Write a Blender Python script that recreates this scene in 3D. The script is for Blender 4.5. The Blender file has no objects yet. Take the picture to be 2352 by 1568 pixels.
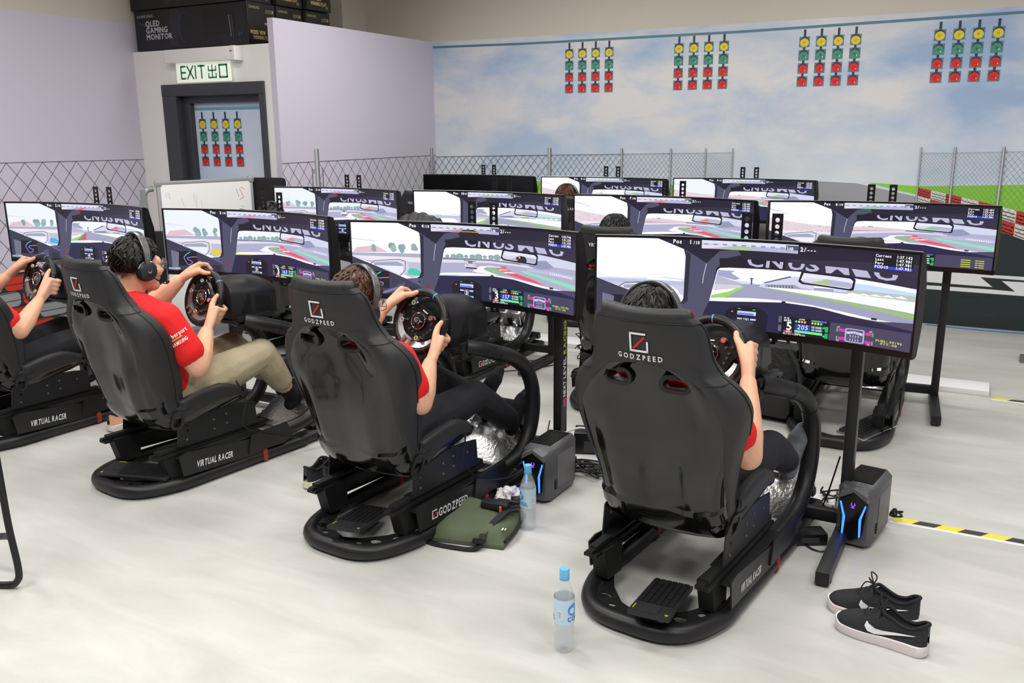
import bpy, bmesh, math, random
from math import sin, cos, pi, radians as rad, sqrt
from mathutils import Vector as V, Matrix as MX, Euler
from mathutils.geometry import tessellate_polygon
random.seed(7)
S = bpy.context.scene
COL = S.collection
# ------------------------------------------------------------------ camera
CAMH, PITCH, YAW, ROLL = 1.605, rad(13.48), rad(27.93), rad(-0.40)
cam = bpy.data.cameras.new('camera'); cam.sensor_width = 36; cam.lens = 2015.2 / 2352 * 36
cam.clip_start = 0.05; cam.clip_end = 60
camo = bpy.data.objects.new('camera', cam); COL.objects.link(camo)
_f = V((-sin(YAW) * cos(PITCH), cos(YAW) * cos(PITCH), -sin(PITCH)))
_r = V((cos(YAW), sin(YAW), 0)); _u = _r.cross(_f)
_r, _u = _r * cos(ROLL) + _u * sin(ROLL), -_r * sin(ROLL) + _u * cos(ROLL)
camo.matrix_world = MX(((_r.x, _u.x, -_f.x, 0), (_r.y, _u.y, -_f.y, 0), (_r.z, _u.z, -_f.z, CAMH), (0, 0, 0, 1)))
S.camera = camo
# ------------------------------------------------------------------ world, exposure
w = bpy.data.worlds.new('world'); S.world = w; w.use_nodes = True
w.node_tree.nodes['Background'].inputs[0].default_value = (0.9, 0.93, 1, 1)
w.node_tree.nodes['Background'].inputs[1].default_value = 0.12
S.view_settings.view_transform = 'Standard'; S.view_settings.look = 'None'
S.view_settings.exposure = 0.0; S.view_settings.gamma = 1.0; S.view_settings.use_curve_mapping = False
CEIL = 3.35
# ceiling lamps of the room: (x, y, watts); each becomes a fixture further down
LAMPS = [(-2.9, 0.6, 44), (-0.9, 0.6, 44), (1.3, 0.6, 46), (-4.9, 1.4, 34), (-2.4, 2.9, 36), (0.0, 2.9, 36), (-4.6, 3.6, 28),
         (-3.6, 5.9, 38), (-1.3, 5.9, 32), (1.2, 5.6, 27)]

# ------------------------------------------------------------------ helpers
def lin(c):
    return tuple((x / 255 / 12.92) if x / 255 <= .04045 else ((x / 255 + .055) / 1.055) ** 2.4 for x in c)
MATS = {}
def mat(name, c, rough=.5, metal=0, coat=0, spec=.5, bump=None, var=None, emit=0, trans=0, ior=1.45, coatr=.05):
    if name in MATS: return MATS[name]
    m = bpy.data.materials.new(name); m.use_nodes = True; nt = m.node_tree; b = nt.nodes['Principled BSDF']
    L = lin(c) + (1,)
    b.inputs['Base Color'].default_value = L; b.inputs['Roughness'].default_value = rough; b.inputs['Metallic'].default_value = metal
    b.inputs['Coat Weight'].default_value = coat; b.inputs['Coat Roughness'].default_value = coatr
    b.inputs['Specular IOR Level'].default_value = spec
    b.inputs['Transmission Weight'].default_value = trans; b.inputs['IOR'].default_value = ior
    if emit:
        b.inputs['Emission Color'].default_value = L; b.inputs['Emission Strength'].default_value = emit
    if bump or var:
        tc = nt.nodes.new('ShaderNodeTexCoord')
    if bump:
        n = nt.nodes.new('ShaderNodeTexNoise'); n.inputs['Scale'].default_value = bump[0]; n.inputs['Detail'].default_value = 3
        bp = nt.nodes.new('ShaderNodeBump'); bp.inputs['Strength'].default_value = bump[1]; bp.inputs['Distance'].default_value = bump[2] if len(bump) > 2 else .002
        nt.links.new(tc.outputs['Object'], n.inputs['Vector']); nt.links.new(n.outputs['Fac'], bp.inputs['Height']); nt.links.new(bp.outputs[0], b.inputs['Normal'])
    if var:
        n = nt.nodes.new('ShaderNodeTexNoise'); n.inputs['Scale'].default_value = var[0]; n.inputs['Detail'].default_value = 4
        r = nt.nodes.new('ShaderNodeMix'); r.data_type = 'RGBA'
        r.inputs[6].default_value = L; r.inputs[7].default_value = lin(var[1]) + (1,)
        nt.links.new(tc.outputs['Object'], n.inputs['Vector']); nt.links.new(n.outputs['Fac'], r.inputs[0]); nt.links.new(r.outputs[2], b.inputs['Base Color'])
    MATS[name] = m; return m
def attrmat(name, emit=0, rough=.55):
    m = bpy.data.materials.new(name); m.use_nodes = True; nt = m.node_tree; b = nt.nodes['Principled BSDF']
    a = nt.nodes.new('ShaderNodeVertexColor'); a.layer_name = 'Col'
    b.inputs['Roughness'].default_value = rough
    if emit:
        b.inputs['Base Color'].default_value = (.01, .01, .012, 1)
        b.inputs['Specular IOR Level'].default_value = .3
        nt.links.new(a.outputs[0], b.inputs['Emission Color']); b.inputs['Emission Strength'].default_value = emit
    else:
        nt.links.new(a.outputs[0], b.inputs['Base Color'])
    MATS[name] = m; return m

class MB:
    """collects shapes; build() turns them into one mesh"""
    def __init__(s): s.v = []; s.f = []; s.sm = []
    def add(s, vs, fs, smooth=False):
        o = len(s.v); s.v += [tuple(p) for p in vs]; s.f += [tuple(i + o for i in f) for f in fs]; s.sm += [smooth] * len(fs); return s
    def box(s, c, d, m=None, bev=0):
        cx, cy, cz = c; x, y, z = d[0] / 2, d[1] / 2, d[2] / 2
        if bev:
            bm = bmesh.new(); bmesh.ops.create_cube(bm, size=1); bmesh.ops.scale(bm, vec=d, verts=bm.verts)
            bmesh.ops.bevel(bm, geom=bm.edges[:], offset=min(bev, min(d) * .45), segments=2, affect='EDGES', profile=.6)
            bm.verts.index_update(); vs = [p.co.copy() for p in bm.verts]; fs = [[q.index for q in f.verts] for f in bm.faces]; bm.free()
            vs = [p + V(c) for p in vs]
            if m: vs = [m @ p for p in vs]
            return s.add(vs, fs, True)
        vs = [V((cx + a * x, cy + b * y, cz + e * z)) for e in (-1, 1) for a, b in ((-1, -1), (1, -1), (1, 1), (-1, 1))]
        if m: vs = [m @ p for p in vs]
        return s.add(vs, [(3, 2, 1, 0), (4, 5, 6, 7), (0, 1, 5, 4), (1, 2, 6, 5), (2, 3, 7, 6), (3, 0, 4, 7)])
    def bar(s, a, b, wd, th, bev=0, upv=(0, 0, 1)):
        a, b = V(a), V(b); d = b - a; L = d.length; y = d / L; z = V(upv); x = y.cross(z)
        if x.length < 1e-4: x = y.cross(V((1, 0, 0)))
        x.normalize(); z = x.cross(y); M = MX((x, y, z)).transposed().to_4x4(); M.translation = (a + b) / 2
        return s.box((0, 0, 0), (wd, L, th), M, bev)
    def tube(s, pts, r, n=12, closed=False, caps=True, flat=1.0):
        pts = [V(p) for p in pts]; N = len(pts); rr = r if isinstance(r, (list, tuple)) else [r] * N
        T = []
        for i in range(N):
            if closed: t = pts[(i + 1) % N] - pts[i - 1]
            else: t = pts[min(i + 1, N - 1)] - pts[max(i - 1, 0)]
            T.append(t.normalized() if t.length > 1e-9 else V((0, 0, 1)))
        nx = T[0].orthogonal().normalized()
        if abs(T[0].z) < .9: nx = T[0].cross(V((0, 0, 1))).normalized()
        vs = []
        for i in range(N):
            nx = (nx - T[i] * nx.dot(T[i])); nx = nx.normalized() if nx.length > 1e-6 else T[i].orthogonal().normalized()
            ny = T[i].cross(nx)
            for k in range(n):
                a = 2 * pi * k / n; vs.append(pts[i] + nx * (cos(a) * rr[i]) + ny * (sin(a) * rr[i] * flat))
        fs = []
        for i in range(N if closed else N - 1):
            j = (i + 1) % N
            for k in range(n):
                l = (k + 1) % n; fs.append((i * n + k, i * n + l, j * n + l, j * n + k))
        if caps and not closed:
            fs.append(tuple(range(n))[::-1]); fs.append(tuple(range((N - 1) * n, N * n)))
        return s.add(vs, fs, True)
    def cyl(s, a, b, r, n=16, r2=None):
        return s.tube([a, b], [r, r if r2 is None else r2], n)
    def lathe(s, prof, c=(0, 0, 0), m=None, n=24, smooth=True):
        vs = []; N = len(prof)
        for (r, z) in prof:
            for k in range(n):
                a = 2 * pi * k / n; p = V((c[0] + r * cos(a), c[1] + r * sin(a), c[2] + z)); vs.append(m @ p if m else p)
        fs = [(i * n + k, i * n + (k + 1) % n, (i + 1) * n + (k + 1) % n, (i + 1) * n + k) for i in range(N - 1) for k in range(n)]
        fs.append(tuple(range(n))[::-1]); fs.append(tuple(range((N - 1) * n, N * n)))
        return s.add(vs, fs, smooth)
    def ell(s, c, r, m=None, n=14, k=10):
        vs = [V((0, 0, -1))]; 
        for i in range(1, k):
            p = -pi / 2 + pi * i / k
            for j in range(n): vs.append(V((cos(p) * cos(2 * pi * j / n), cos(p) * sin(2 * pi * j / n), sin(p))))
        vs.append(V((0, 0, 1))); r = r if isinstance(r, (tuple, list)) else (r, r, r)
        vs = [V((p.x * r[0], p.y * r[1], p.z * r[2])) for p in vs]
        if m: vs = [m @ p for p in vs]
        vs = [p + V(c) for p in vs]
        fs = [(0, 1 + (j + 1) % n, 1 + j) for j in range(n)]
        for i in range(k - 2):
            for j in range(n):
                a = 1 + i * n; l = (j + 1) % n; fs.append((a + j, a + l, a + n + l, a + n + j))
        t = 1 + (k - 2) * n; e = len(vs) - 1; fs += [(t + j, t + (j + 1) % n, e) for j in range(n)]
        return s.add(vs, fs, True)
    def cap(s, a, ra, b, rb, n=14):
        a, b = V(a), V(b); s.ell(a, ra, n=n); s.ell(b, rb, n=n)
        if (b - a).length > 1e-5: s.tube([a, b], [ra, rb], n)
        return s
    def chain(s, pr, n=12):
        for (a, ra), (b, rb) in zip(pr, pr[1:]): s.cap(a, ra, b, rb, n)
        return s
    def prism(s, outer, holes, t, m, smooth=False):
        """flat plate with holes: outline in 2D, thickness t along local z"""
        loops = [outer] + list(holes); pl = [[V((x, y, 0)) for x, y in l] for l in loops]
        tri = tessellate_polygon(pl); flat = [p for l in pl for p in l]; n = len(flat)
        vs = [m @ p for p in flat] + [m @ (p + V((0, 0, t))) for p in flat]
        fs = [tuple(a) for a in tri] + [tuple(i + n for i in a)[::-1] for a in tri]; o = 0
        for l in loops:
            k = len(l)
            for i in range(k): j = (i + 1) % k; fs.append((o + i, o + j, o + j + n, o + i + n))
            o += k
        return s.add(vs, fs, smooth)
    def grid(s, P, closed_u=False, smooth=True):
        R, Cn = len(P), len(P[0]); vs = [p for row in P for p in row]; fs = []
        for i in range(R - 1):
            for j in range(Cn if closed_u else Cn - 1):
                k = (j + 1) % Cn; fs.append((i * Cn + j, i * Cn + k, (i + 1) * Cn + k, (i + 1) * Cn + j))
        return s.add(vs, fs, smooth)
    def xf(s, m): s.v = [tuple(m @ V(p)) for p in s.v]; return s
    def mesh(s, name, m=None, fix=True):
        me = bpy.data.meshes.new(name); me.from_pydata(s.v, [], s.f)
        me.polygons.foreach_set('use_smooth', s.sm); me.update()
        if fix:
            bm = bmesh.new(); bm.from_mesh(me); bmesh.ops.recalc_face_normals(bm, faces=bm.faces); bm.to_mesh(me); bm.free()
        if m: me.materials.append(m)
        try: me.set_sharp_from_angle(angle=rad(42))
        except Exception: pass
        return me
def ob(name, me, parent=None, loc=None, rot=None, mw=None, label=None):
    o = bpy.data.objects.new(name, me); COL.objects.link(o)
    if parent: o.parent = parent
    if mw is not None: o.matrix_local = mw
    else:
        if loc: o.location = loc
        if rot: o.rotation_euler = rot
    if label: o['label'] = label
    return o
def tag(o, label, cat, group=None):
    o['label'] = label; o['category'] = cat
    if group: o['group'] = group
    return o
def thing(name, label, cat, loc=(0, 0, 0), rotz=0, group=None):
    o = bpy.data.objects.new(name, None); o.empty_display_size = .1; COL.objects.link(o); o.location = loc; o.rotation_euler = (0, 0, rotz)
    return tag(o, label, cat, group)
def struct(name, me, parent=None):
    o = ob(name, me, parent); o['kind'] = 'structure'; return o
def smoothpath(pts, k=6, closed=False):
    """Catmull-Rom through pts"""
    P = [V(p) for p in pts]; N = len(P); out = []
    for i in range(N if closed else N - 1):
        if closed: a, b, c, d = P[i - 1], P[i], P[(i + 1) % N], P[(i + 2) % N]
        else: a, b, c, d = P[max(i - 1, 0)], P[i], P[i + 1], P[min(i + 2, N - 1)]
        for j in range(k):
            t = j / k; out.append(.5 * ((2 * b) + (c - a) * t + (2 * a - 5 * b + 4 * c - d) * t * t + (3 * b - a - 3 * c + d) * t ** 3))
    if not closed: out.append(P[-1])
    return out
def lerp_tab(tab, x):
    if x <= tab[0][0]: return tab[0][1]
    for (a, b), (c, d) in zip(tab, tab[1:]):
        if x <= c:
            t = (x - a) / (c - a); t = t * t * (3 - 2 * t) if len(tab) < 4 else t
            return b + (d - b) * t
    return tab[-1][1]
def arc(cx, cy, rx, ry, a0, a1, n=12):
    return [(cx + rx * cos(rad(a0 + (a1 - a0) * i / n)), cy + ry * sin(rad(a0 + (a1 - a0) * i / n))) for i in range(n + 1)]
def rrect(x0, y0, x1, y1, r, n=4):
    return arc(x1 - r, y1 - r, r, r, 0, 90, n) + arc(x0 + r, y1 - r, r, r, 90, 180, n) + arc(x0 + r, y0 + r, r, r, 180, 270, n) + arc(x1 - r, y0 + r, r, r, 270, 360, n)
# ------------------------------------------------------------------ glyphs (built-in font), one evaluation while the scene is empty
CH = 'ABCDEFGHIJKLMNOPQRSTUVWXYZabcdefghijklmnopqrstuvwxyz0123456789/:.-+"'
GL = {}
def _glyphs():
    tmp = []
    for bold in (0, 1):
        for c in CH:
            cu = bpy.data.curves.new('g', 'FONT'); cu.body = c; cu.resolution_u = 2; cu.offset = .022 * bold
            o = bpy.data.objects.new('g', cu); COL.objects.link(o); tmp.append((bold, c, o, cu))
    dg = bpy.context.evaluated_depsgraph_get()
    for bold, c, o, cu in tmp:
        me = o.evaluated_get(dg).to_mesh(); me.calc_loop_triangles()
        vs = [(p.co.x / .7, p.co.y / .7) for p in me.vertices]; tr = [[vs[i] for i in t.vertices] for t in me.loop_triangles]
        xs = [p[0] for p in vs] or [0, .3]; a, b = min(xs), max(xs)
        GL[(bold, c)] = ([[(x - a, y) for x, y in t] for t in tr], b - a)
        o.evaluated_get(dg).to_mesh_clear()
    for bold, c, o, cu in tmp: bpy.data.objects.remove(o); bpy.data.curves.remove(cu)
_glyphs()
def text_tris(s, bold=0, gap=.16, mono=False, shear=0.):
    """triangles of a string, cap height 1, origin at baseline left; returns (tris, width)"""
    x = 0; out = []
    for c in s:
        if c == ' ' or (bold, c) not in GL: x += .45; continue
        t, wd = GL[(bold, c)]; cell = max(wd, .62) if (mono and c not in ':.') else wd; o = x + (cell - wd) / 2
        out += [[(a + o + shear * b, b) for a, b in tr] for tr in t]; x += cell + gap
    return out, x - gap
def text_mesh(name, s, h, m, depth=.001, bold=1, center=True, gap=.16, shear=0, width=None):
    """solid lettering in the local xy plane, facing +z"""
    tr, wd = text_tris(s, bold, gap, False, shear); b = MB(); sx = h
    if width: sx = width / wd
    ox = -wd / 2 if center else 0
    for t in tr:
        b.add([((a + ox) * sx, y * h, depth) for a, y in t], [(0, 1, 2)])
    return b.mesh(name, m, fix=False)
# ------------------------------------------------------------------ flat print canvases: coloured polygons laid on a surface
class Canvas:
    def __init__(s, fn, step=.00012, strips=None):
        s.fn = fn; s.v = []; s.f = []; s.c = []; s.L = 0; s.step = step; s.strips = strips
    def _tri(s, t, col, off):
        def emit(poly):
            o = len(s.v); s.v += [tuple(s.fn(x, y, off)) for x, y in poly]; s.f.append(tuple(range(o, o + len(poly)))); s.c.append(col)
        if not s.strips: return emit(t)
        u0 = min(p[0] for p in t); u1 = max(p[0] for p in t); k0 = math.floor(u0 * s.strips + 1e-6); k1 = math.ceil(u1 * s.strips - 1e-6)
        if k1 - k0 <= 1: return emit(t)
        for k in range(k0, k1):
            poly = list(t)
            for sgn, lim in ((1, k / s.strips), (-1, (k + 1) / s.strips)):
                q = []
                for i in range(len(poly)):
                    a, b = poly[i - 1], poly[i]; da, db = sgn * (a[0] - lim), sgn * (b[0] - lim)
                    if da >= 0: q.append(a)
                    if (da > 0) != (db > 0) and da != db:
                        r = da / (da - db); q.append((a[0] + (b[0] - a[0]) * r, a[1] + (b[1] - a[1]) * r))
                poly = q
                if len(poly) < 3: break
            if len(poly) >= 3: emit(poly)
    def poly(s, pts, col, same=False):
        if not same: s.L += 1
        for t in tessellate_polygon([[V((x, y, 0)) for x, y in pts]]): s._tri([pts[i] for i in t], col, s.L * s.step)
        return s
    def rect(s, x0, y0, x1, y1, col, same=False): return s.poly([(x0, y0), (x1, y0), (x1, y1), (x0, y1)], col, same)
    def line(s, pts, wd, col, same=False, asp=1.):
        if not same: s.L += 1
        for (x0, y0), (x1, y1) in zip(pts, pts[1:]):
            dx, dy = x1 - x0, (y1 - y0) / asp; L = sqrt(dx * dx + dy * dy) or 1; nx, ny = -dy / L * wd / 2, dx / L * wd / 2 * asp
            s.poly([(x0 - nx, y0 - ny), (x1 - nx, y1 - ny), (x1 + nx, y1 + ny), (x0 + nx, y0 + ny)], col, True)
        return s
    def text(s, st, x, y, h, col, sx=1., bold=1, same=False, mono=True, down=True, shear=0, align=0):
        if not same: s.L += 1
        tr, wd = text_tris(st, bold, .16, mono, shear); k = -1 if down else 1; x -= align * wd * sx
        for t in tr: s._tri([(x + a * sx, y + k * b * h) for a, b in t], col, s.L * s.step)
        return s
    def mesh(s, name, m):
        me = bpy.data.meshes.new(name); me.from_pydata(s.v, [], s.f); me.update()
        at = me.color_attributes.new('Col', 'FLOAT_COLOR', 'CORNER'); buf = []
        for f, c in zip(me.polygons, s.c): buf += list(lin(c) + (1.,)) * f.loop_total
        at.data.foreach_set('color', buf); me.materials.append(m); return me
# ------------------------------------------------------------------ materials
M_white = mat('white_paint', (238, 236, 233), .6, bump=(60, .15))
M_beige = mat('beige_paint', (206, 199, 186), .7, bump=(50, .1))
M_lilac = mat('lilac_paint', (206, 200, 216), .45, bump=(35, .25))
M_dframe = mat('dark_door_frame', (62, 63, 70), .45)
M_black = mat('black_powder_coat', (26, 26, 28), .42, bump=(260, .25, .001))
M_blacks = mat('black_satin_plastic', (22, 22, 24), .35)
M_dark = mat('black_matte', (14, 14, 15), .65)
M_shell = mat('glossy_black_shell', (9, 8, 8), .12, spec=.75)
M_fab = mat('black_vinyl', (40, 40, 42), .5, bump=(420, .35, .0008))
M_silver = mat('brushed_silver', (205, 205, 208), .28, metal=.9)
M_chrome = mat('chrome', (225, 225, 228), .12, metal=1)
M_grey = mat('grey_metal', (120, 122, 126), .35, metal=.6)
M_logo = mat('white_embroidery', (228, 228, 230), .6)
M_red = mat('red_embroidery', (205, 30, 25), .6)
M_redtag = mat('red_bracket', (150, 50, 35), .5)
M_print = attrmat('mural_print', 0, .5)
M_scr = attrmat('screen_light', 1.2, .3)
M_label = attrmat('label_print', 0, .45)

def floor_mat():
    m = bpy.data.materials.new('vinyl_floor'); m.use_nodes = True; nt = m.node_tree; b = nt.nodes['Principled BSDF']; N = nt.nodes.new; L = nt.links.new
    tc = N('ShaderNodeTexCoord'); mp = N('ShaderNodeMapping'); mp.inputs['Rotation'].default_value = (0, 0, .25); mp.inputs['Scale'].default_value = (.8, 2.6, 1)
    n = N('ShaderNodeTexNoise'); n.inputs['Scale'].default_value = 2.2; n.inputs['Detail'].default_value = 8; n.inputs['Roughness'].default_value = .6; n.inputs['Distortion'].default_value = .6
    r = N('ShaderNodeValToRGB'); e = r.color_ramp.elements; e[0].position = .3; e[0].color = lin((184, 183, 178)) + (1,); e[1].position = .7; e[1].color = lin((205, 204, 200)) + (1,)
    L(tc.outputs['Object'], mp.inputs[0]); L(mp.outputs[0], n.inputs['Vector']); L(n.outputs['Fac'], r.inputs[0]); L(r.outputs[0], b.inputs['Base Color'])
    b.inputs['Roughness'].default_value = .38; b.inputs['Specular IOR Level'].default_value = .4
    bp = N('ShaderNodeBump'); bp.inputs['Strength'].default_value = .06; L(n.outputs['Fac'], bp.inputs['Height']); L(bp.outputs[0], b.inputs['Normal'])
    return m
def sky_mat():
    m = bpy.data.materials.new('sky_mural'); m.use_nodes = True; nt = m.node_tree; b = nt.nodes['Principled BSDF']; N = nt.nodes.new; L = nt.links.new
    b.inputs['Roughness'].default_value = .5
    tc = N('ShaderNodeTexCoord'); mp = N('ShaderNodeMapping'); mp.inputs['Rotation'].default_value = (0, .35, 0); mp.inputs['Scale'].default_value = (.8, 1, 1.7)
    n = N('ShaderNodeTexNoise'); n.inputs['Scale'].default_value = 1.3; n.inputs['Detail'].default_value = 9; n.inputs['Roughness'].default_value = .58; n.inputs['Distortion'].default_value = .25
    r = N('ShaderNodeValToRGB'); e = r.color_ramp.elements
    e[0].position = .36; e[0].color = lin((158, 184, 218)) + (1,); e[1].position = .62; e[1].color = lin((222, 222, 224)) + (1,)
    x = e.new(.48); x.color = lin((190, 203, 223)) + (1,)
    sp = N('ShaderNodeSeparateXYZ'); mr = N('ShaderNodeMapRange'); mr.inputs[1].default_value = .95; mr.inputs[2].default_value = 1.75; mr.inputs[3].default_value = .8; mr.inputs[4].default_value = 0
    mx = N('ShaderNodeMix'); mx.data_type = 'RGBA'; mx.inputs[7].default_value = lin((224, 234, 240)) + (1,)
    gt = N('ShaderNodeMath'); gt.operation = 'GREATER_THAN'; gt.inputs[1].default_value = 2.5
    m2 = N('ShaderNodeMix'); m2.data_type = 'RGBA'; m2.inputs[7].default_value = lin((206, 199, 186)) + (1,)
    L(tc.outputs['Object'], mp.inputs[0]); L(mp.outputs[0], n.inputs['Vector']); L(n.outputs['Fac'], r.inputs[0]); L(tc.outputs['Object'], sp.inputs[0]); L(sp.outputs[2], mr.inputs[0])
    L(mr.outputs[0], mx.inputs[0]); L(r.outputs[0], mx.inputs[6]); L(mx.outputs[2], m2.inputs[6]); L(sp.outputs[2], gt.inputs[0]); L(gt.outputs[0], m2.inputs[0]); L(m2.outputs[2], b.inputs['Base Color'])
    return m
def two_tone(name, lo, hi, z):
    m = bpy.data.materials.new(name); m.use_nodes = True; nt = m.node_tree; b = nt.nodes['Principled BSDF']; N = nt.nodes.new; L = nt.links.new
    b.inputs['Roughness'].default_value = .5
    tc = N('ShaderNodeTexCoord'); sp = N('ShaderNodeSeparateXYZ'); gt = N('ShaderNodeMath'); gt.operation = 'GREATER_THAN'; gt.inputs[1].default_value = z
    mx = N('ShaderNodeMix'); mx.data_type = 'RGBA'; mx.inputs[6].default_value = lin(lo) + (1,); mx.inputs[7].default_value = lin(hi) + (1,)
    n = N('ShaderNodeTexNoise'); n.inputs['Scale'].default_value = 30; bp = N('ShaderNodeBump'); bp.inputs['Strength'].default_value = .12; bp.inputs['Distance'].default_value = .01
    L(tc.outputs['Object'], sp.inputs[0]); L(sp.outputs[2], gt.inputs[0]); L(gt.outputs[0], mx.inputs[0]); L(mx.outputs[2], b.inputs['Base Color'])
    L(tc.outputs['Object'], n.inputs['Vector']); L(n.outputs['Fac'], bp.inputs['Height']); L(bp.outputs[0], b.inputs['Normal'])
    return m
# ------------------------------------------------------------------ room shell
XL, XE, XR, YB, YF, YD = -6.827, -5.17, 3.4, 8.05, -3.2, 5.69
struct('floor', MB().box(((XL + XR) / 2, (YB + YF) / 2, -.05), (XR - XL + .4, YB - YF + .4, .1)).mesh('floor', floor_mat()))
struct('ceiling', MB().box(((XL + XR) / 2, (YB + YF) / 2, CEIL + .05), (XR - XL + .4, YB - YF + .4, .1)).mesh('ceiling', M_beige))
wall_back = struct('wall_back', MB().box(((XL + XR) / 2, YB + .06, CEIL / 2), (XR - XL + .3, .12, CEIL)).mesh('wall_back', sky_mat()))
M_tt = two_tone('lilac_wall_beige_above', (206, 200, 216), (206, 199, 186), 2.55)
wall_left = struct('wall_left', MB().box((XL - .06, (YB + YF) / 2, CEIL / 2), (.12, YB - YF, CEIL)).mesh('wall_left', M_tt))
struct('wall_right', MB().box((XR + .06, (YB + YF) / 2, CEIL / 2), (.12, YB - YF, CEIL)).mesh('wall_right', M_lilac))
struct('wall_front', MB().box(((XL + XR) / 2, YF - .06, CEIL / 2), (XR - XL, .12, CEIL)).mesh('wall_front', mat('dark_unseen_wall', (52, 52, 56), .6)))  # unseen wall, coloured dark so the glossy seat shells reflect less brightness
# enclosure in the corner: white front with the door, lilac partition along its side
dx0, dx1, dz = -6.49, -5.30, 2.02
b = MB()
b.box(((XL + dx0) / 2, YD + .05, 1.155), (dx0 - XL, .10, 2.31)); b.box(((dx1 + XE) / 2 - .03, YD + .05, 1.155), (XE - dx1 - .06, .10, 2.31))
b.box(((dx0 + dx1) / 2, YD + .05, (dz + 2.31) / 2), (dx1 - dx0, .10, 2.31 - dz)); b.box(((XL + XE) / 2 - .035, (YD + YB) / 2 + .05, 2.26), (XE - XL - .07, YB - YD - .1, .10))
struct('wall_enclosure', b.mesh('wall_enclosure', M_white))
wall_part = struct('wall_partition', MB().box((XE - .03, (YD + YB) / 2, 1.252), (.06, YB - YD, 2.504)).mesh('wall_partition', M_lilac))
struct('trim_1', MB().box((-6.42, 7.85, 2.83), (.82, .40, 1.04)).mesh('trim_1', M_beige))
# door: dark frame, recessed leaf with its own print
d = struct('door_1', MB().box(((dx0 + dx1) / 2, YD + .12, .93), (1.06, .03, 1.86)).mesh('door_1', mat('door_leaf', (178, 203, 232), .5, var=(2.5, (222, 230, 240)))))
b = MB(); fw_ = .13
for x0, x1, z0, z1, y0, y1 in ((dx0, dx0 + .17, 0, dz, -.02, .08), (dx1 - .06, dx1, 0, dz, -.018, .08), (dx0 + .001, dx1 - .001, dz - .10, dz - .001, -.024, .078),
                               (dx0 + .16, dx0 + .25, 0, dz - .04, .06, .12), (dx1 - .09, dx1 - .05, 0, dz - .1, .06, .14), (dx0 + .1, dx1 - .05, dz - .16, dz - .06, .055, .135)):
    b.box(((x0 + x1) / 2, YD + (y0 + y1) / 2, (z0 + z1) / 2), (x1 - x0, y1 - y0, z1 - z0), bev=.004)
ob('door_frame', b.mesh('door_frame', M_dframe), d)
ob('door_closer', MB().box((-5.42, YD + .10, 1.90), (.07, .05, .035), bev=.005).box((-5.40, YD + .10, 1.86), (.02, .04, .05)).mesh('door_closer', M_grey), d)
ob('recess_shade', MB().box(((dx0 + dx1) / 2, YD + .18, 1.0), (1.18, .02, 2.0)).mesh('recess_shade', M_dark), d)  # black sheet behind the leaf stands in for shade in the doorway

def lights_print(name, fn, parent, x0, z0, px, pz, s=1.):
    """printed start lights: four columns of one yellow, one green, two red lamps"""
    c = Canvas(fn, .0003)
    teal, dk = (92, 130, 138), (38, 50, 78)
    for i in range(4): c.rect(x0 + i * px - .010 * s, z0 + .10 * s, x0 + i * px + .010 * s, z0 - 3 * pz, dk, i > 0)
    for i in range(4):
        for j in range(4): c.rect(x0 + i * px - .043 * s, z0 - j * pz - .043 * s, x0 + i * px + .043 * s, z0 - j * pz + .043 * s, teal, i + j > 0)
    for i in range(4):
        for j in range(4): c.poly(arc(x0 + i * px, z0 - j * pz + .008 * s, .037 * s, .034 * s, 0, 360, 18)[:-1], dk, i + j > 0)
    cl = [((232, 208, 30), (205, 175, 20)), ((60, 150, 120), (40, 115, 95)), ((222, 30, 25), (190, 20, 20)), ((222, 30, 25), (190, 20, 20))]
    for k in range(3):
        for i in range(4):
            for j in range(4):
                cx, cz = x0 + i * px, z0 - j * pz - .006 * s
                if k == 0: c.poly(arc(cx, cz, .036 * s, .034 * s, 0, 360, 18)[:-1], cl[j][0], i + j > 0)
                if k == 1: c.poly(arc(cx, cz, .012 * s, .012 * s, 0, 360, 10)[:-1], cl[j][1], i + j > 0)
                if k == 2: c.poly(arc(cx + .016 * s, cz - .012 * s, .004 * s, .007 * s, 0, 360, 8)[:-1], (240, 190, 190) if j > 1 else (225, 235, 200), i + j > 0)
    return ob(name, c.mesh(name, M_print), parent)
fback = lambda x, z, o: (x, YB - .0008 - o, z)
for x0 in (-3.624, -2.542, -1.451, -.417): lights_print('printed_start_lights', fback, wall_back, x0, 2.32, .136, .107)
fdoor = lambda x, z, o: (x, YD + .1042 - o, z)
lights_print('printed_start_lights', fdoor, d, -6.155, 1.685, .139, .108, 1.0)
c = Canvas(fdoor, .0003); c.rect(-6.44, 1.80, -5.37, 1.825, (110, 158, 178)); ob('printed_gantry_bar', c.mesh('p', M_print), d)
# gantry bar and sky border print
c = Canvas(fback, .0003)
zl = [(-5.17, 2.452), (-4.1, 2.436), (-2, 2.431), (.15, 2.455), (3.3, 2.47)]
c.line(zl, .022, (86, 128, 150)); ob('printed_gantry_bar', c.mesh('p', M_print), wall_back)
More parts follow.
